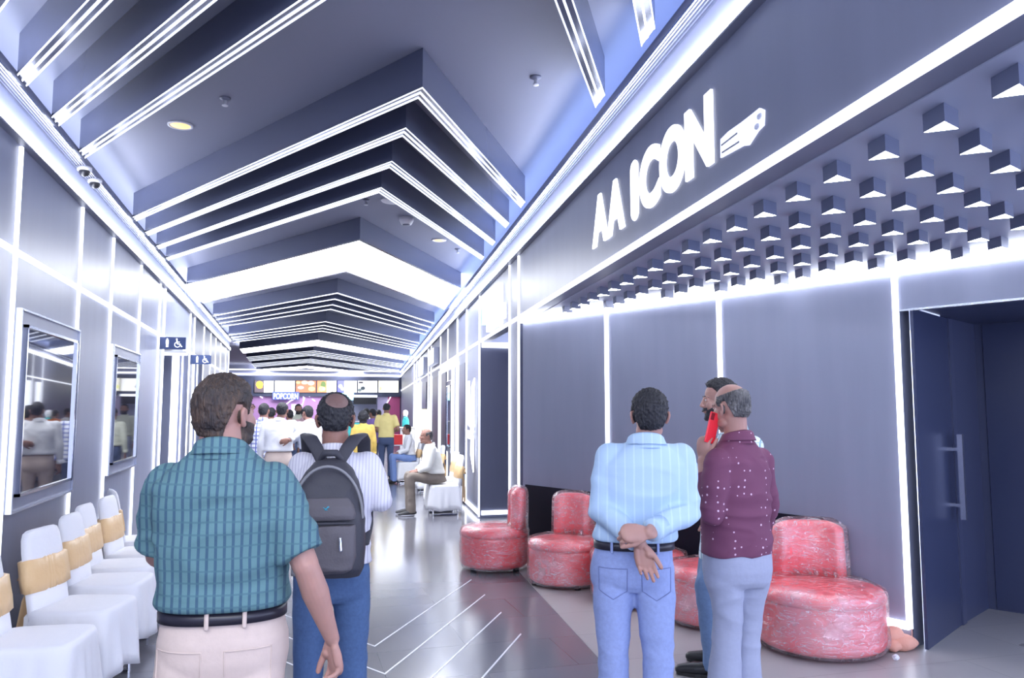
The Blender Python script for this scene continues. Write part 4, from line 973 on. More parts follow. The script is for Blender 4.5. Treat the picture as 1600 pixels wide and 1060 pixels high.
def person(name_label, base, heading, H, sp, J=None, quality=1.0, group=None, cat='person'):
    """base = ground point; heading = direction the body faces (0 = +Y); sp = clothing; J = joint overrides in WORLD space."""
    s = H/1.72; g = sp.get('girth', 1.0); sh = sp.get('shoulder', 1.0)
    root = empty('person', base, name_label, cat, group, heading)
    Rw = RZ(heading); inv = Rw.transposed(); B = Vector(base)
    def lo(p): return inv@(Vector(p)-B)
    seated = sp.get('seated', False); lean = sp.get('lean', 0.0)
    pz = 0.93 if not seated else sp.get('seat_z', 0.46)+0.10
    pel = Vector((0, 0, pz*s if not seated else pz)); spine = 0.47*s
    up = Vector((0, math.sin(lean), math.cos(lean)))
    j = {'pelvis': pel, 'neck': pel+up*(0.52*s), 'head': pel+up*(0.655*s)+Vector((0, 0.03*s, 0.0)), 'head_yaw': 0.0, 'head_pitch': 0.0, 'head_roll': 0.0}
    for sd, n in ((-1, 'L'), (1, 'R')):
        j['sh'+n] = pel+up*(0.455*s)+Vector((sd*0.178*s*sh, 0, 0)); j['el'+n] = j['sh'+n]+Vector((sd*0.055, -0.02, -0.285))*s; j['wr'+n] = j['el'+n]+Vector((sd*0.01, 0.06, -0.25))*s
        j['hd'+n] = (0.0, 0.15, -1.0); j['pn'+n] = (-sd, 0, 0)
        if not seated:
            j['hip'+n] = pel+Vector((sd*0.088*s*g, 0, -0.04*s)); j['kn'+n] = Vector((sd*0.098, 0.015, 0.50))*s; j['an'+n] = Vector((sd*0.105, -0.02, 0.09))*s; j['ft'+n] = Vector((sd*0.13, 1, 0))
        else:
            j['hip'+n] = pel+Vector((sd*0.10*s, 0.0, -0.02)); j['kn'+n] = pel+Vector((sd*0.13*s, 0.43*s, 0.02)); j['an'+n] = Vector((sd*0.13*s, 0.40*s, 0.09)); j['ft'+n] = Vector((sd*0.1, 1, 0))
            j['el'+n] = j['sh'+n]+Vector((sd*0.05, 0.06, -0.27))*s; j['wr'+n] = pel+Vector((sd*0.11, 0.30, 0.10))*s; j['hd'+n] = (-sd*0.3, 1, -0.2); j['pn'+n] = (0, 0, -1)
    for k, vv in (J or {}).items():
        if k.startswith(('hd', 'pn', 'ft')): j[k] = tuple(inv@Vector(vv))
        elif k.startswith('head_'): j[k] = vv
        else: j[k] = lo(vv)
    if J and 'pelvis' in J and not seated:
        for sd, n in ((-1, 'L'), (1, 'R')): j['hip'+n] = j['pelvis']+Vector((sd*0.088*s*g, 0, -0.04*s))
    vx = 0.007/quality
    X = Vector((1, 0, 0)); Y = Vector((0, 1, 0)); pel = j['pelvis']; nk = j['neck']
    def spine_pt(t): return pel.lerp(nk, t)
    HR = rot_zyx(j['head_yaw'], j['head_pitch'], j['head_roll']); hc = j['head']
    # --- body: one mesh (trunk and limbs kept just inside the clothes, head and hands in finer detail)
    tb = MB()
    tr = [(-0.10, .150, .100), (0.05, .150, .100), (0.3, .140, .095), (0.6, .150, .100), (0.82, .155, .090), (0.93, .10, .070)]
    sv = (j['shR']-j['shL']).normalized(); fv = Vector((0, 0, 1)).cross(sv).normalized()
    def trunk(t): a = X.lerp(sv, max(0, min(1, t))).normalized(); b = Y.lerp(fv, max(0, min(1, t))).normalized(); return a, b
    rs = [ellring(spine_pt(t), *trunk(t), hw*s*g, hd*s*g, 24) for t, hw, hd in tr]; tb.rings(rs)
    tb.tube([nk-Vector((0, 0, 0.08*s)), nk+Vector((0, 0, 0.02*s))], [0.055*s, 0.05*s], seg=16)
    for n in 'LR':
        tb.tube([j['sh'+n], j['sh'+n].lerp(j['el'+n], 0.5), j['el'+n]], [0.046*s, 0.044*s, 0.036*s], seg=14)
        tb.tube([j['hip'+n], j['kn'+n], j['an'+n]], [0.075*s, 0.048*s, 0.035*s], seg=14)
        tb.tube([spine_pt(0.86), j['sh'+n]], [0.05*s, 0.046*s], seg=12)
    V, Fc = bake(tb, 0.014/quality, 3)
    bodyv = [V]; bodyf = [Fc]; off = len(V)
    def addpart(mb, vox, sm):
        nonlocal off
        a, f = bake(mb, vox, sm); bodyv.append(a); bodyf.append([tuple(i+off for i in q) for q in f]); off += len(a); return a, f
    hm = MB(); head_mb(hm, hc, HR, s*sp.get('head_s', 1.0), nk-Vector((0, 0, 0.03*s)), sp.get('fat', 1.0)); hv, hf = addpart(hm, 0.0042/quality, 3)
    hands = sp.get('hands', 'LR')
    for n in hands:
        kw = dict(sp.get('hand'+n, {})); hmb = MB()
        sleeve = sp.get('sleeve', 'long'); fore = j['el'+n] if (sleeve == 'short' or sp.get('rolled')) else j['wr'+n].lerp(j['el'+n], 0.35)
        hs = s*sp.get('hand_s', 1.0)
        hand_mb(hmb, j['wr'+n], j['hd'+n], j['pn'+n], kw.pop('side', -1 if n == 'L' else 1), hs, fore=fore, fore_r=(0.040 if sleeve == 'short' else 0.034)*s, **kw)
        if sleeve == 'short': hmb.tube([j['el'+n].lerp(j['sh'+n], 0.45), j['el'+n]], [0.046*s, 0.041*s], seg=18)
        addpart(hmb, 0.0034/quality, 2)
    skin = sp.get('skin', SKIN)
    body = to_mesh('body', np.vstack(bodyv), [q for f in bodyf for q in f], skin, root)
    hb = bvh(hv, hf)
    HS = s*sp.get('head_s', 1.0)
    if sp.get('hair', 'full'): shell(hb, hc, HR, HS, {'full': hair_full, 'bald': hair_bald}[sp.get('hair', 'full')] if not callable(sp.get('hair', 'full')) else sp['hair'], sp.get('hair_t', 0.009), 'hair', sp.get('hairmat', HAIR), root, rough=sp.get('hair_rough', 0.004), nu=int(150*quality**0.5), nv=int(110*quality**0.5), seed=len(name_label))
    if sp.get('scalp'): shell(hb, hc, HR, HS, sp['scalp'][0], 0.0015, 'thin_hair', sp['scalp'][1], root, rough=0.0008, nu=110, nv=80)
    if sp.get('beard'): shell(hb, hc, HR, HS, beard, 0.006, 'beard', sp.get('hairmat', HAIR), root, rough=0.002, nu=120, nv=90, seed=3)
    if quality > 0.6:
        for sx in (-1, 1):
            e = MB().ell(hc+HR@Vector((sx*0.030, 0.079, 0.004))*HS, (0.0105*HS, 0.0075*HS, 0.0058*HS), HR, 14, 10).obj('eye', EYEM, root, True)
            MB().ell(hc+HR@Vector((sx*0.030, 0.0845, 0.004))*HS, (0.0048*HS, 0.0025*HS, 0.0048*HS), HR, 12, 8).obj('iris', IRIS, e, True)
            MB().tube([hc+HR@Vector((sx*0.014, 0.088, 0.022))*HS, hc+HR@Vector((sx*0.032, 0.085, 0.027))*HS, hc+HR@Vector((sx*0.050, 0.070, 0.021))*HS], [0.002*HS, 0.003*HS, 0.0015*HS], seg=8).obj('eyebrow', sp.get('hairmat', HAIR), root, True)
    # --- shirt
    tucked = sp.get('tucked', True); cm = sp.get('shirt_mat'); belly = sp.get('belly', 0.0)
    sm = MB(); bot = sp.get('hem', 0.110 if tucked else -0.22)
    prof = [(bot, .180, .128), (0.06, .180, .128), (0.25, .176, .126), (0.45, .180, .128), (0.62, .188, .128), (0.78, .182, .116), (0.87, .145, .096), (0.95, .098, .080), (1.0, .073, .070), (1.03, .064, .064)]
    if not tucked: prof[0] = (bot, .186, .132)
    else: prof = [prof[0], (bot+0.03, .190, .135)]+[q for q in prof[1:] if q[0] > bot+0.07]
    rs = []
    for t, hw, hd in prof:
        a, b = trunk(t); hd2 = hd*(1+belly*math.exp(-((t-0.2)/0.28)**2))
        rs.append(ellring(spine_pt(t)+b*(hd2-hd)*s*g*0.6, a, b, hw*s*g, hd2*s*g, 48, 2.5))
    sm.rings(rs)
    slen = sp.get('sleeve', 'long'); sw = sp.get('sleeve_w', 1.0)
    for n in 'LR':
        a, e_, w_ = j['sh'+n], j['el'+n], j['wr'+n]; inn = spine_pt(0.84)
        sm.tube([inn.lerp(a, 0.35), a+Vector((0, 0, -0.002))], [0.068*s, 0.060*s*sw], seg=20)
        if slen == 'short':
            q = a.lerp(e_, sp.get('sleeve_end', 0.80)); sm.tube([a, a.lerp(q, 0.5), q], [0.067*s*sw, 0.068*s*sw, 0.068*s*sw], seg=24, ends=False); sm.ell(a, (0.066*s*sw,)*3)
        else:
            wq = e_.lerp(w_, sp.get('sleeve_end', 0.93)); sm.ell(a, (0.063*s*sw,)*3); sm.ell(e_, (0.053*s*sw,)*3)
            sm.tube([a, a.lerp(e_, 0.5), e_.lerp(a, 0.06)], [0.063*s*sw, 0.061*s*sw, 0.054*s*sw], seg=24); sm.tube([e_, e_.lerp(wq, 0.35), wq], [0.053*s*sw, 0.050*s*sw, 0.040*s*sw], seg=24, ends=False)
    V, Fc = bake(sm, vx, 7)
    amp = sp.get('wrinkle', 0.006)*s; hemz = spine_pt(bot).z
    if amp: V = wrinkle(V, Fc, amp, 5.0/s, 9.0/s, len(name_label) % 17, lambda p: (1.0 if p[2] < nk.z-0.10*s else 0.35)*(max(0.0, min(1, (p[2]-hemz-0.03)/0.05)) if tucked else 1))
    shirt = to_mesh('shirt', V, Fc, cm, root)
    # collar
    if sp.get('collar', True):
        rs = []; nd = (hc-nk).normalized()
        for dz, r_, tilt in ((-0.030, 0.088, 0.0), (0.0, 0.076, 0.0), (0.028, 0.070, 0.0), (0.040, 0.069, 0), (0.044, 0.073, 0), (0.036, 0.080, 0), (0.006, 0.088, 0), (-0.010, 0.094, 0)):
            ring = []
            for q in range(48):
                a = 2*math.pi*q/48; dx_, dy_ = math.cos(a), math.sin(a); back = 0.5-0.5*dy_
                ring.append(nk+Vector((dx_*r_*s, (dy_*r_*0.98-0.006)*s, (dz*(0.42+0.5*back)-0.024*(1-back)-0.002)*s)))
            rs.append(ring)
        MB().rings(rs, False).obj('collar', sp.get('collar_mat', cm), shirt, True)
    if slen == 'long' and sp.get('cuff', True):
        for n in 'LR':
            e_, w_ = j['el'+n], j['wr'+n]; se = sp.get('sleeve_end', 0.93)
            MB().tube([e_.lerp(w_, se-0.20), e_.lerp(w_, se-0.02), e_.lerp(w_, se+0.01)], [0.0455*s*sw, 0.0445*s*sw, 0.0435*s*sw], seg=28, ends=False).obj('cuff', sp.get('cuff_mat', cm), shirt, True)
    # --- trousers
    tm = MB(); pw = sp.get('leg_w', 1.0); pm = sp.get('trouser_mat')
    if not seated: rs = [ellring(spine_pt(t)-Vector((0, 0, 0)), X, Y, hw*s*g, hd*s*g, 40, 2.4) for t, hw, hd in ((0.10, .164, .112), (0.02, .170, .118), (-0.08, .179, .130), (-0.18, .180, .132), (-0.27, .172, .122), (-0.33, .15, .10))]; tm.rings(rs)
    else: rs = [ellring(spine_pt(t), X, Y, hw*s*g, hd*s*g, 32, 2.4) for t, hw, hd in ((0.14, .160, .120), (0.0, .170, .135), (-0.12, .165, .14), (-0.17, .12, .10))]; tm.rings(rs)
    for n, sd in (('L', -1), ('R', 1)):
        h, k_, an = j['hip'+n], j['kn'+n], j['an'+n]; cal = k_.lerp(an, 0.4)
        tm.tube([h.lerp(k_, 0.04), h.lerp(k_, 0.35), h.lerp(k_, 0.75), k_], [0.090*s*g, 0.089*s*pw*g, 0.074*s*pw, 0.068*s*pw], seg=24)
        hem = an+Vector((0, 0, -0.045*s+sp.get('hem_up', 0))); ww = sp.get('hem_w', 0.062)
        tm.tube([k_, cal, an.lerp(cal, 0.3), hem], [0.068*s*pw, 0.064*s*pw, ww*s, (ww+0.003)*s], seg=24, ends=False)
        if not seated: tm.ell(h+Vector((sd*0.002, -0.022*s, -0.03*s)), (0.082*s*g, 0.076*s*g, 0.09*s))
    V, Fc = bake(tm, vx*1.1, 6)
    V = wrinkle(V, Fc, sp.get('twrinkle', 0.006)*s, 5.5/s, 8.0/s, 3+len(name_label) % 11, lambda p: (0.0 if p[2] > pel.z-0.03*s else 0.35) if p[2] > pel.z-0.15*s and not seated else 1.0)
    tro = to_mesh('trousers', V, Fc, pm, root)
    tbv = bvh(V, Fc) if quality > 0.8 else None
    if sp.get('belt') and not seated:
        rs = []
        for dz, gr_ in ((0.024, -0.006), (0.024, 0.006), (-0.010, 0.007), (-0.010, -0.006)): rs.append(ellring(spine_pt(0.06)+Vector((0, 0, dz*s)), X, Y, (.1705*g+gr_)*s, (.1185*g+gr_)*s, 56, 2.4))
        rs.append(rs[0]); MB().rings(rs, False).obj('belt', sp['belt'], root, True)
        for a in sp.get('loops', (-1.9, -1.25)):
            c0 = spine_pt(0.06); e_ = 2.4; cs, sn = math.cos(a), math.sin(a); kk = (abs(cs)**e_+abs(sn)**e_)**(-1/e_)
            p = c0+X*(cs*kk*(.171*g+.009)*s)+Y*(sn*kk*(.119*g+.009)*s); tg = Vector((-sn, cs, 0))
            MB().tube([p+Vector((0, 0, 0.030*s)), p, p-Vector((0, 0, 0.016*s))], [0.007*s, 0.007*s, 0.007*s], side=tg, flat=0.4, seg=8).obj('belt_loop', pm, tro, True)
    if tbv is not None and sp.get('pockets'):
        for sx in (-1, 1):
            m = MB(); outline = [(-0.062, 0.0), (0.062, 0.0), (0.060, -0.10), (0.0, -0.135), (-0.060, -0.10), (-0.062, 0.0)]; pts = []
            for (ax, az), (bx, bz) in zip(outline[:-1], outline[1:]):
                for q in range(8):
                    f_ = q/8; x_ = sx*0.092+(ax+(bx-ax)*f_); z_ = pel.z/s-0.055+(az+(bz-az)*f_)
                    hit = tbv.ray_cast(Vector((x_*s*g, -0.5, z_*s)), Vector((0, 1, 0)))
                    if hit[0] is not None: pts.append(hit[0]-Vector((0, 0.001, 0)))
            if len(pts) > 20: m.tube(pts+[pts[0]], 0.0022*s, seg=6); m.obj('back_pocket', sp.get('stitch', pm), tro, True)
    # --- shoes
    shm = sp.get('shoe_mat', SHOE)
    if sp.get('shoes', True):
        for n, sd in (('L', -1), ('R', 1)):
            an = j['an'+n]; fd = Vector(j['ft'+n]); fd = Vector((fd.x, fd.y, 0)).normalized(); b0 = Vector((an.x, an.y, an.z-0.085*s)); m = MB(); sdv = fd.cross(Vector((0, 0, 1)))
            m.tube([b0-fd*0.045*s+Vector((0, 0, 0.045*s)), b0+fd*0.03*s+Vector((0, 0, 0.045*s)), b0+fd*0.11*s+Vector((0, 0, 0.036*s)), b0+fd*0.19*s+Vector((0, 0, 0.026*s))], [0.036*s, 0.040*s, 0.046*s, 0.034*s], side=sdv, flat=0.8, seg=18)
            m.tube([b0+Vector((0, 0, 0.04*s)), b0+Vector((0, 0, 0.10*s))], [0.040*s, 0.040*s], seg=16)
            V, Fc = bake(m, 0.006/quality, 4); V[:, 2] = np.maximum(V[:, 2], b0.z+0.012); so = to_mesh('shoe', V, Fc, shm, root)
            m = MB(); ring = []
            for q in range(28):
                a = 2*math.pi*q/28; c_, s_ = math.cos(a), math.sin(a); ln_ = 0.138 if c_ > 0 else 0.118; wd_ = 0.046 if c_ > 0 else 0.038
                ring.append(b0+fd*(0.075+ln_*c_)*s+sdv*(wd_*s_)*s)
            m.rings([[p+Vector((0, 0, 0.0)) for p in ring], [p+Vector((0, 0, 0.018*s)) for p in ring]]); m.obj('sole', sp.get('sole_mat', SOLE), so)
    return root, j, (Rw, B)

FAB = {}
FAB['teal'] = stripes('teal_check_cloth', (0.115, 0.225, 0.245), (0.055, 0.115, 0.17), 'X', 40, 0.34, (0.07, 0.15, 0.19), 27, 0.16)
FAB['khaki'] = plain('beige_cotton', (0.62, 0.50, 0.44), 0.85, bump=0.12, scale=40, var=0.06)
FAB['white_stripe'] = stripes('white_striped_cloth', (0.74, 0.73, 0.80), (0.52, 0.50, 0.62), 'X', 70, 0.22)
FAB['jeans'] = plain('blue_denim', (0.075, 0.14, 0.29), 0.85, bump=0.15, scale=70, var=0.22)
FAB['jeans_light'] = plain('light_denim', (0.27, 0.34, 0.60), 0.85, bump=0.15, scale=60, var=0.14)
FAB['sky'] = stripes('pale_blue_striped_cloth', (0.44, 0.60, 0.80), (0.53, 0.68, 0.84), 'X', 26, 0.18, rough=0.75)
FAB['maroon'] = dotted('maroon_dotted_cloth', (0.17, 0.055, 0.11), (0.70, 0.50, 0.62))
FAB['grey'] = plain('grey_blue_trouser_cloth', (0.36, 0.39, 0.52), 0.8, bump=0.1, scale=50, var=0.06)
FAB['check'] = stripes('pale_check_cloth', (0.70, 0.80, 0.86), (0.25, 0.42, 0.50), 'Y', 18, 0.14, (0.35, 0.50, 0.60), 18, 0.14)
FAB['cream'] = plain('cream_cloth', (0.85, 0.84, 0.78), 0.8, bump=0.15, scale=20)
FAB['white'] = plain('white_cloth', (0.85, 0.85, 0.88), 0.8, bump=0.15, scale=20)
FAB['olive'] = plain('olive_brown_cloth', (0.24, 0.20, 0.17), 0.85)
FAB['yellow'] = plain('yellow_cloth', (0.95, 0.80, 0.33), 0.8, bump=0.1)
FAB['navy'] = plain('navy_cloth', (0.07, 0.10, 0.20), 0.8)
FAB['mustard'] = plain('mustard_cloth', (0.60, 0.42, 0.10), 0.8, bump=0.3, scale=14, var=0.3)
FAB['teal_plain'] = plain('turquoise_cloth', (0.05, 0.45, 0.45), 0.8); FAB['purple'] = plain('purple_cloth', (0.30, 0.20, 0.55), 0.8)
FAB['sage'] = plain('pale_sage_cloth', (0.66, 0.68, 0.56), 0.8); FAB['orange'] = plain('orange_cloth', (0.85, 0.22, 0.05), 0.8)
def ground(x, k): p = P(x, 641, k); return (p.x, p.y, 0.0)

# man in the teal checked shirt
k = 2.52
person('man in a teal checked short-sleeved shirt and beige trousers, nearest the viewer', ground(349, k), -0.03, 1.735,
  dict(shirt_mat=FAB['teal'], trouser_mat=FAB['khaki'], sleeve='short', sleeve_end=0.86, sleeve_w=1.12, girth=1.10, shoulder=1.10, belly=0.12, belt=BELT, loops=(-1.75, -1.2), skin=SKIN2, hairmat=HAIRB, hair_t=0.012, hair_rough=0.003,
       head_s=1.02, fat=1.12, beard=True, hands='LR', wrinkle=0.013, pockets=True, hem=0.108, handR=dict(curl=(0.35, 0.3, 0.45, 0.7), thumb=0.5, thumb_curl=0.4)),
  J=dict(head=P(354, 646, k+0.03), neck=P(346, 700, k-0.02), head_yaw=-0.62, head_pitch=0.0, pelvis=P(350, 972, k), shL=P(266, 758, k), shR=P(426, 758, k),
         elR=P(478, 885, k-0.04), wrR=P(519, 1000, k+0.03), hdR=(0.16, 0.12, -1), pnR=(-0.9, -0.45, 0), elL=P(248, 868, k+0.05), wrL=P(290, 850, k+0.33), hdL=(0.6, 0.5, 0.2), pnL=(0.3, -0.6, 0.6)))
# man with the backpack
def crown_bald(az, el, d):
    c = Vector((0.10, -0.62, 0.78)).normalized()
    return -1 if d.dot(c) > math.cos(math.radians(31)) else min(hair_full(az, el, d), (math.cos(math.radians(31))-d.dot(c))*8)
k2 = 3.6; H2 = -0.14
b2 = ground(524, k2)
SCALP = skin_mat('thinning_scalp', (0.20, 0.12, 0.11))
person('balding man in a white striped shirt and jeans, carrying a backpack', b2, H2, 1.69,
  dict(shirt_mat=FAB['white_stripe'], trouser_mat=FAB['jeans'], sleeve='long', sleeve_end=0.35, rolled=True, sleeve_w=1.10, girth=0.96, shoulder=1.05, skin=SKIN, hair=crown_bald, scalp=(lambda az, el, d: hair_full(az, el, d), SCALP), hair_t=0.009, head_s=1.0, hem=0.0, tucked=False, belly=0.1,
       wrinkle=0.008, shoe_mat=SHOE),
  J=dict(head=P(524, 655, k2), neck=P(523, 704, k2-0.03), head_yaw=0.05, head_pitch=-0.08, shL=P(474, 729, k2), shR=P(574, 729, k2),
         elR=P(594, 782, k2-0.03), wrR=P(583, 775, k2+0.25), hdR=(0, 1, 0.1), pnR=(-1, 0, 0), elL=P(459, 800, k2), wrL=P(470, 800, k2+0.24), hdL=(0.2, 1, 0.1), pnL=(1, 0, 0)))
# backpack, worn but a thing of its own
BAGM = plain('charcoal_nylon', (0.045, 0.045, 0.06), 0.6, bump=0.2, scale=120); BAGP = plain('grey_brown_nylon', (0.115, 0.105, 0.12), 0.65, bump=0.2, scale=120); BAGG = plain('mid_grey_nylon', (0.25, 0.25, 0.27), 0.6)
bag = empty('backpack', b2, 'dark charcoal backpack with grey front pocket and small turquoise mark, worn by the balding man', 'backpack', rz=H2)
def rring(z, hx, y0, y1, n=48, e=3.2):
    cy_, hy_ = (y0+y1)/2, (y1-y0)/2; out = []
    for q in range(n):
        a = 2*math.pi*q/n; c, s_ = math.cos(a), math.sin(a); kk = (abs(c/hx)**e+abs(s_/hy_)**e)**(-1/e); out.append((c*kk, cy_+s_*kk, z))
    return out
yb_ = -0.150
m = MB().rings([rring(z, hx, yb_-d, yb_) for z, hx, d in ((0.895, 0.10, 0.10), (0.905, 0.135, 0.15), (0.94, 0.150, 0.175), (1.02, 0.155, 0.185), (1.12, 0.153, 0.180), (1.22, 0.143, 0.165), (1.29, 0.125, 0.145), (1.34, 0.10, 0.12), (1.375, 0.065, 0.09), (1.39, 0.02, 0.05))])
V, Fc = bake(m, 0.006, 3); V = wrinkle(V, Fc, 0.006, 7, 9, 4); to_mesh('main_body', V, Fc, BAGM, bag)
m = MB().rings([rring(z, hx, yb_-0.175-d, yb_-0.12, e=3) for z, hx, d in ((0.93, 0.085, 0.01), (0.945, 0.110, 0.045), (1.00, 0.122, 0.055), (1.10, 0.120, 0.052), (1.125, 0.118, 0.046))])
V, Fc = bake(m, 0.005, 3); V = wrinkle(V, Fc, 0.005, 8, 12, 8); to_mesh('front_pocket', V, Fc, BAGP, bag)
m = MB().rings([rring(z, hx, yb_-0.160-d, yb_-0.10, e=3) for z, hx, d in ((1.145, 0.118, 0.036), (1.165, 0.119, 0.042), (1.20, 0.112, 0.036), (1.235, 0.09, 0.012))])
V, Fc = bake(m, 0.005, 3); to_mesh('upper_pocket', V, Fc, BAGP, bag)
m = MB().rings([rring(z, 0.026, -0.02, 0.02, 16) for z in (0.0, 0.01, 0.17, 0.19)]); m.v = [(x-0.105+(z-0.1)*0.05, y+yb_-0.190, z+0.93) for x, y, z in m.v]; m.obj('side_panel', BAGG, bag, True)
for sx, z_ in ((-0.072, 1.10), (0.062, 1.045)):
    MB().tube([(sx, yb_-0.235, z_+0.035), (sx+0.003, yb_-0.240, z_-0.012)], [0.006, 0.008], seg=8).obj('zip_pull', M['chrome'], bag, True)
MB().tube([(-0.115, yb_-0.20, 1.135), (-0.06, yb_-0.212, 1.137), (0.06, yb_-0.212, 1.137), (0.115, yb_-0.20, 1.135)], 0.005, seg=8).obj('zip', BAGM, bag, True)
pts = [(0.145*math.cos(a), yb_-0.135-0.03*math.sin(a), 1.15+0.215*math.sin(a)) for a in [math.pi*q/24 for q in range(25)]]
MB().tube(pts, 0.006, seg=8).obj('piping', BAGG, bag, True)
MB().tube([(-0.045, yb_-0.03, 1.385), (-0.025, yb_-0.055, 1.415), (0.025, yb_-0.055, 1.415), (0.045, yb_-0.03, 1.385)], [0.012, 0.016, 0.016, 0.012], seg=12).obj('carry_handle', BAGM, bag, True)
for sx in (-1, 1):
    MB().tube([(sx*0.035, yb_-0.02, 1.37), (sx*0.065, -0.135, 1.43), (sx*0.098, -0.095, 1.475), (sx*0.12, -0.02, 1.487), (sx*0.128, 0.06, 1.455), (sx*0.130, 0.125, 1.35), (sx*0.150, 0.13, 1.18), (sx*0.165, 0.02, 1.08), (sx*0.155, -0.16, 1.02)],
              [0.024, 0.028, 0.031, 0.032, 0.032, 0.030, 0.022, 0.015, 0.015], side=(1, 0.25*sx, 0), flat=0.28, seg=14).obj('shoulder_strap', BAGM, bag, True)
m = MB(); LG = plain('turquoise_mark', (0.02, 0.45, 0.62), 0.5)
for a, b in (((-0.014, 0.008), (0.0, 0.0)), ((0.0, 0.0), (0.018, 0.012)), ((-0.006, -0.004), (0.010, -0.006)), ((0.004, 0.006), (0.014, 0.016))): m.tube([(a[0], yb_-0.205, 1.195+a[1]), (b[0], yb_-0.205, 1.195+b[1])], 0.0018, seg=6)
m.v = [(x*0.7, y, 1.195+(z-1.195)*0.7) for x, y, z in m.v]
m.obj('logo', LG, bag)

# man in the light blue shirt, hands clasped behind him
k = 3.5
person('man in a light blue shirt and pale jeans, hands clasped behind his back', ground(988, k), -0.42, 1.70,
  dict(shirt_mat=FAB['sky'], trouser_mat=FAB['jeans_light'], girth=1.02, shoulder=0.98, belt=BELT, loops=(-2.1, -1.0), pockets=True, stitch=plain('stitch', (0.16, 0.2, 0.4), 0.8), skin=SKIN2, hair_t=0.010, head_s=0.97, sleeve_w=1.08, hem=0.108, sleeve_end=0.90,
       wrinkle=0.010, handL=dict(curl=(0.25, 0.35, 0.5, 0.6), thumb=0.5), handR=dict(curl=(0.75, 0.8, 0.85, 0.9), thumb=0.5, thumb_curl=0.8)),
  J=dict(head=P(1015, 648, k), neck=P(1009, 688, k-0.02), head_yaw=0.06, head_pitch=0.10, pelvis=P(989, 862, k), shL=P(953, 716, k), shR=P(1063, 716, k),
         elL=P(940, 797, k-0.05), wrL=P(1000, 851, k-0.26), hdL=(0.30, 0.02, -1), pnL=(-0.30, -0.95, -0.1), elR=P(1074, 800, k-0.05), wrR=P(1012, 833, k-0.30), hdR=(-1, 0.12, 0.02), pnR=(0.1, 0.9, -0.45)))
# man in maroon with a phone
k = 3.95
def ring_bald(az, el, d):
    a = abs(az)
    if a < 72: return -1
    lo_ = -5 if a < 92 else (12 if a < 110 else max(-45, 12-(a-110)*2.2))
    return min((el-lo_)/12, (34+(a-72)*0.12-el)/18)
pr_, pj, (pRw, pB) = person('greying man in a maroon dotted shirt and grey trousers, phone at his ear', ground(1150, k), 0.02, 1.70,
  dict(shirt_mat=FAB['maroon'], trouser_mat=FAB['grey'], girth=1.0, shoulder=0.92, tucked=False, hem=-0.04, skin=SKIN2, hair=ring_bald, hairmat=HAIRG, hair_t=0.008, sleeve_w=1.10, sleeve_end=0.72, hem_w=0.085, leg_w=1.12, wrinkle=0.010, belly=0.1,
       handL=dict(curl=(0.55, 0.6, 0.6, 0.65), thumb=0.5, thumb_curl=0.5), head_s=1.0),
  J=dict(head=P(1141, 637, k), neck=P(1151, 683, k), head_yaw=0.25, head_pitch=-0.12, pelvis=P(1152, 858, k), shL=P(1122, 722, k-0.10), shR=P(1187, 720, k+0.12),
         elL=P(1113, 803, k-0.14), wrL=P(1098, 718, k-0.02), hdL=(0.10, 0.03, 1), pnL=(0.9, 0.4, 0), elR=P(1199, 790, k+0.16), wrR=P(1186, 850, k+0.34), hdR=(-0.1, 0.6, -0.8), pnR=(-1, 0, 0),
         knL=P(1137, 960, k-0.03), anL=P(1131, 1083, k-0.03), knR=P(1168, 958, k+0.08), anR=P(1163, 1077, k+0.08)))
ph = empty('phone', P(1113, 669, k-0.02), 'bright red phone held to the ear of the man in maroon', 'phone')
ex_ = Vector((0.85, 0.30, 0.0)).normalized(); ez_ = Vector((0.25, -0.05, 1)).normalized(); en = ex_.cross(ez_).normalized(); ex_ = ez_.cross(en)
pm_ = Matrix((ex_, ez_, en)).transposed().to_4x4()
MB().box((-0.037, -0.078, -0.0045), (0.037, 0.078, 0.0045), pm_).obj('case', plain('red_case', (0.90, 0.03, 0.05), 0.35), ph, bevel=0.004)
MB().box((-0.034, 0.038, 0.0045), (-0.010, 0.072, 0.0065), pm_).obj('camera_bump', plain('dark_red', (0.25, 0.01, 0.02), 0.3), ph)
MB().box((-0.034, -0.075, -0.0052), (0.034, 0.075, -0.0044), pm_).obj('screen', M['screen'], ph)
# bearded man behind him, looking left
k = 4.95
person('bearded man in profile in a pale checked shirt, behind the man in maroon', ground(1108, k), 0.85, 1.85,
  dict(shirt_mat=FAB['check'], trouser_mat=plain('mid_denim', (0.16, 0.25, 0.42), 0.85, bump=0.15, scale=60, var=0.2), skin=SKIN2, beard=True, hair_t=0.018, hair_rough=0.006, shoe_mat=SHOE, sleeve_w=1.05, tucked=False, hem=-0.06, girth=0.95),
  J=dict(head=P(1123, 626, k), neck=P(1145, 674, k+0.02), head_yaw=0.38, head_pitch=-0.03, shL=P(1128, 705, k-0.15), shR=P(1176, 698, k+0.12), pelvis=P(1128, 860, k), elL=P(1140, 775, k-0.20), wrL=P(1130, 800, k-0.05), hdL=(-1, 0.2, 0), pnL=(0.2, 0.9, -0.2)))
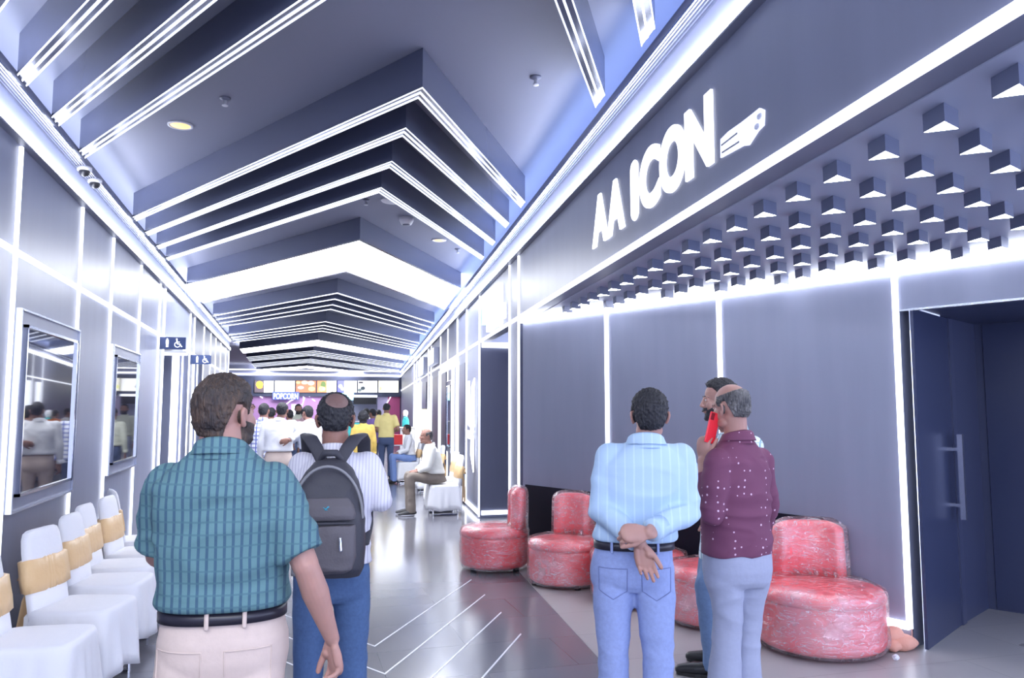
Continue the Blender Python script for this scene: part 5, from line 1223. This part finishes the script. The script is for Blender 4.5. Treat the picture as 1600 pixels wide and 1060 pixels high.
# seated men on the right
def seat_person(label, base, **kw):
    J = kw.pop('J', None); H = kw.pop('H', 1.68); h = kw.pop('heading', H90)
    return person(label, base, h, H, dict(seated=True, **kw), J=J, quality=0.75)
k = 12.35
seat_person('seated man in a cream shirt, olive trousers and dark sneakers, nearest the viewer', (2.22, 12.15, 0), lean=0.22, shirt_mat=FAB['cream'], trouser_mat=FAB['olive'], skin=SKIN, hair=ring_bald, hairmat=HAIRG, seat_z=0.47, girth=1.08, belly=0.2,
            sole_mat=M['white_plastic'], shoe_mat=plain('charcoal_sneaker', (0.06, 0.06, 0.065), 0.6), collar=True, wrinkle=0.006)
seat_person('seated man in a white shirt and blue jeans, the farther one on the right', (2.62, 17.5, 0), lean=0.12, shirt_mat=FAB['white'], trouser_mat=plain('seat_denim', (0.20, 0.30, 0.60), 0.8), skin=SKIN, seat_z=0.46, H=1.60)
# people at the counter and in the lobby
def far_person(label, x, k, heading, H, **kw):
    J = kw.pop('J', None); return person(label, ground(x, k), heading, H, kw, J=J, quality=0.55)
far_person('man in a white shirt and khaki trousers, one hand on his hip', 437, 11.6, -0.1, 1.73, shirt_mat=FAB['white'], trouser_mat=FAB['khaki'], girth=1.12, shoulder=1.1, head_yaw=0,
           J=dict(elR=P(472, 675, 11.6), wrR=P(452, 688, 11.4), hdR=(-1, 0.1, -0.2), pnR=(0, 1, 0), head=P(441, 642, 11.6)))
far_person('man in a pale shirt leaning left, between the white-shirted man and the bald head', 489, 12.6, 0.5, 1.70, shirt_mat=plain('pale_blue_white', (0.72, 0.75, 0.85), 0.8), trouser_mat=FAB['navy'], lean=0.22, girth=1.05, J=dict(elL=P(463, 682, 12.3), wrL=P(458, 690, 12.6)))
far_person('person in a white and blue checked shirt, half hidden by the bearded face', 412, 12.4, -0.2, 1.72, shirt_mat=stripes('blue_check', (0.85, 0.88, 0.95), (0.12, 0.16, 0.5), 'X', 12, 0.2, (0.15, 0.18, 0.55), 16, 0.4), trouser_mat=FAB['navy'], tucked=False)
far_person('dark-haired man in a pale top just left of the white-shirted man', 424, 15.0, 0.1, 1.66, shirt_mat=FAB['sage'], trouser_mat=FAB['navy'])
far_person('man in a pale sage shirt facing the viewer in front of the lit panel', 466, 19.0, math.pi+0.1, 1.76, shirt_mat=FAB['sage'], trouser_mat=FAB['grey'], beard=True)
far_person('person in a dark top beside the man facing the viewer', 453, 16.5, 0.4, 1.62, shirt_mat=FAB['grey'], trouser_mat=FAB['navy'])
far_person('person in pale clothes just right of the man facing the viewer', 476, 17.5, -0.5, 1.66, shirt_mat=plain('rose_cloth', (0.6, 0.4, 0.42), 0.8), trouser_mat=FAB['navy'])
far_person('man in a bright yellow shirt and dark trousers, looking down', 604, 18.5, -0.15, 1.77, shirt_mat=FAB['yellow'], trouser_mat=FAB['navy'], hem=0.0, tucked=False, sleeve='short',
           J=dict(head_yaw=0.0, head_pitch=-0.3, elR=P(622, 671, 18.4), wrR=P(617, 674, 18.9), hdR=(0, 1, 0), pnR=(-1, 0, 0), elL=P(587, 671, 18.4), wrL=P(590, 674, 18.9), hdL=(0, 1, 0), pnL=(1, 0, 0)))
def long_hair(az, el, d):
    return (el-(42 if abs(az) < 45 else -62))/14
far_person('woman in a mustard patterned tunic with dark tied hair, right of the bald head', 568, 14.2, 0.0, 1.60, shirt_mat=FAB['mustard'], trouser_mat=FAB['purple'], tucked=False, hem=-0.5, girth=1.0, shoulder=0.9, hair=long_hair, collar=False, hair_t=0.02)
far_person('person in a turquoise top partly hidden behind the bald head', 549, 16.0, -0.3, 1.60, shirt_mat=FAB['teal_plain'], trouser_mat=FAB['teal_plain'], tucked=False, hem=-0.5, hair=long_hair, shoulder=0.9, collar=False)
far_person('person in a purple top between the mustard tunic and the yellow shirt', 583, 19.5, 0.6, 1.64, shirt_mat=FAB['purple'], trouser_mat=FAB['navy'], tucked=False, shoulder=0.9, collar=False)
far_person('person in an orange top half hidden behind the yellow shirt', 592, 23.0, 0.3, 1.62, shirt_mat=FAB['orange'], trouser_mat=FAB['navy'], collar=False)
far_person('person in a white top above the mustard tunic', 573, 22.5, 0.9, 1.66, shirt_mat=FAB['white'], trouser_mat=FAB['navy'], collar=False)
far_person('woman in a white head scarf and turquoise top at the far right of the crowd', 634, 28.5, 1.2, 1.60, shirt_mat=FAB['teal_plain'], trouser_mat=FAB['navy'], tucked=False, hem=-0.4, shoulder=0.9, collar=False, hair=long_hair, hairmat=FAB['white'], hair_t=0.02)
# pale yellow poster glowing on the far right wall
ya, yb = WY(670), WY(657); o = MB().prism([(XR(ya)-0.02, ya), (XR(yb)-0.02, yb), (XR(yb)-0.05, yb), (XR(ya)-0.05, ya)], 1.0, 1.62).obj('yellow_poster', glow('yellow_poster', (0.95, 0.88, 0.45), 0.6)); recenter(o)
tag(o, 'pale yellow glowing poster low on the far right wall, above the seated men', 'poster')
print('objects', len(bpy.data.objects))
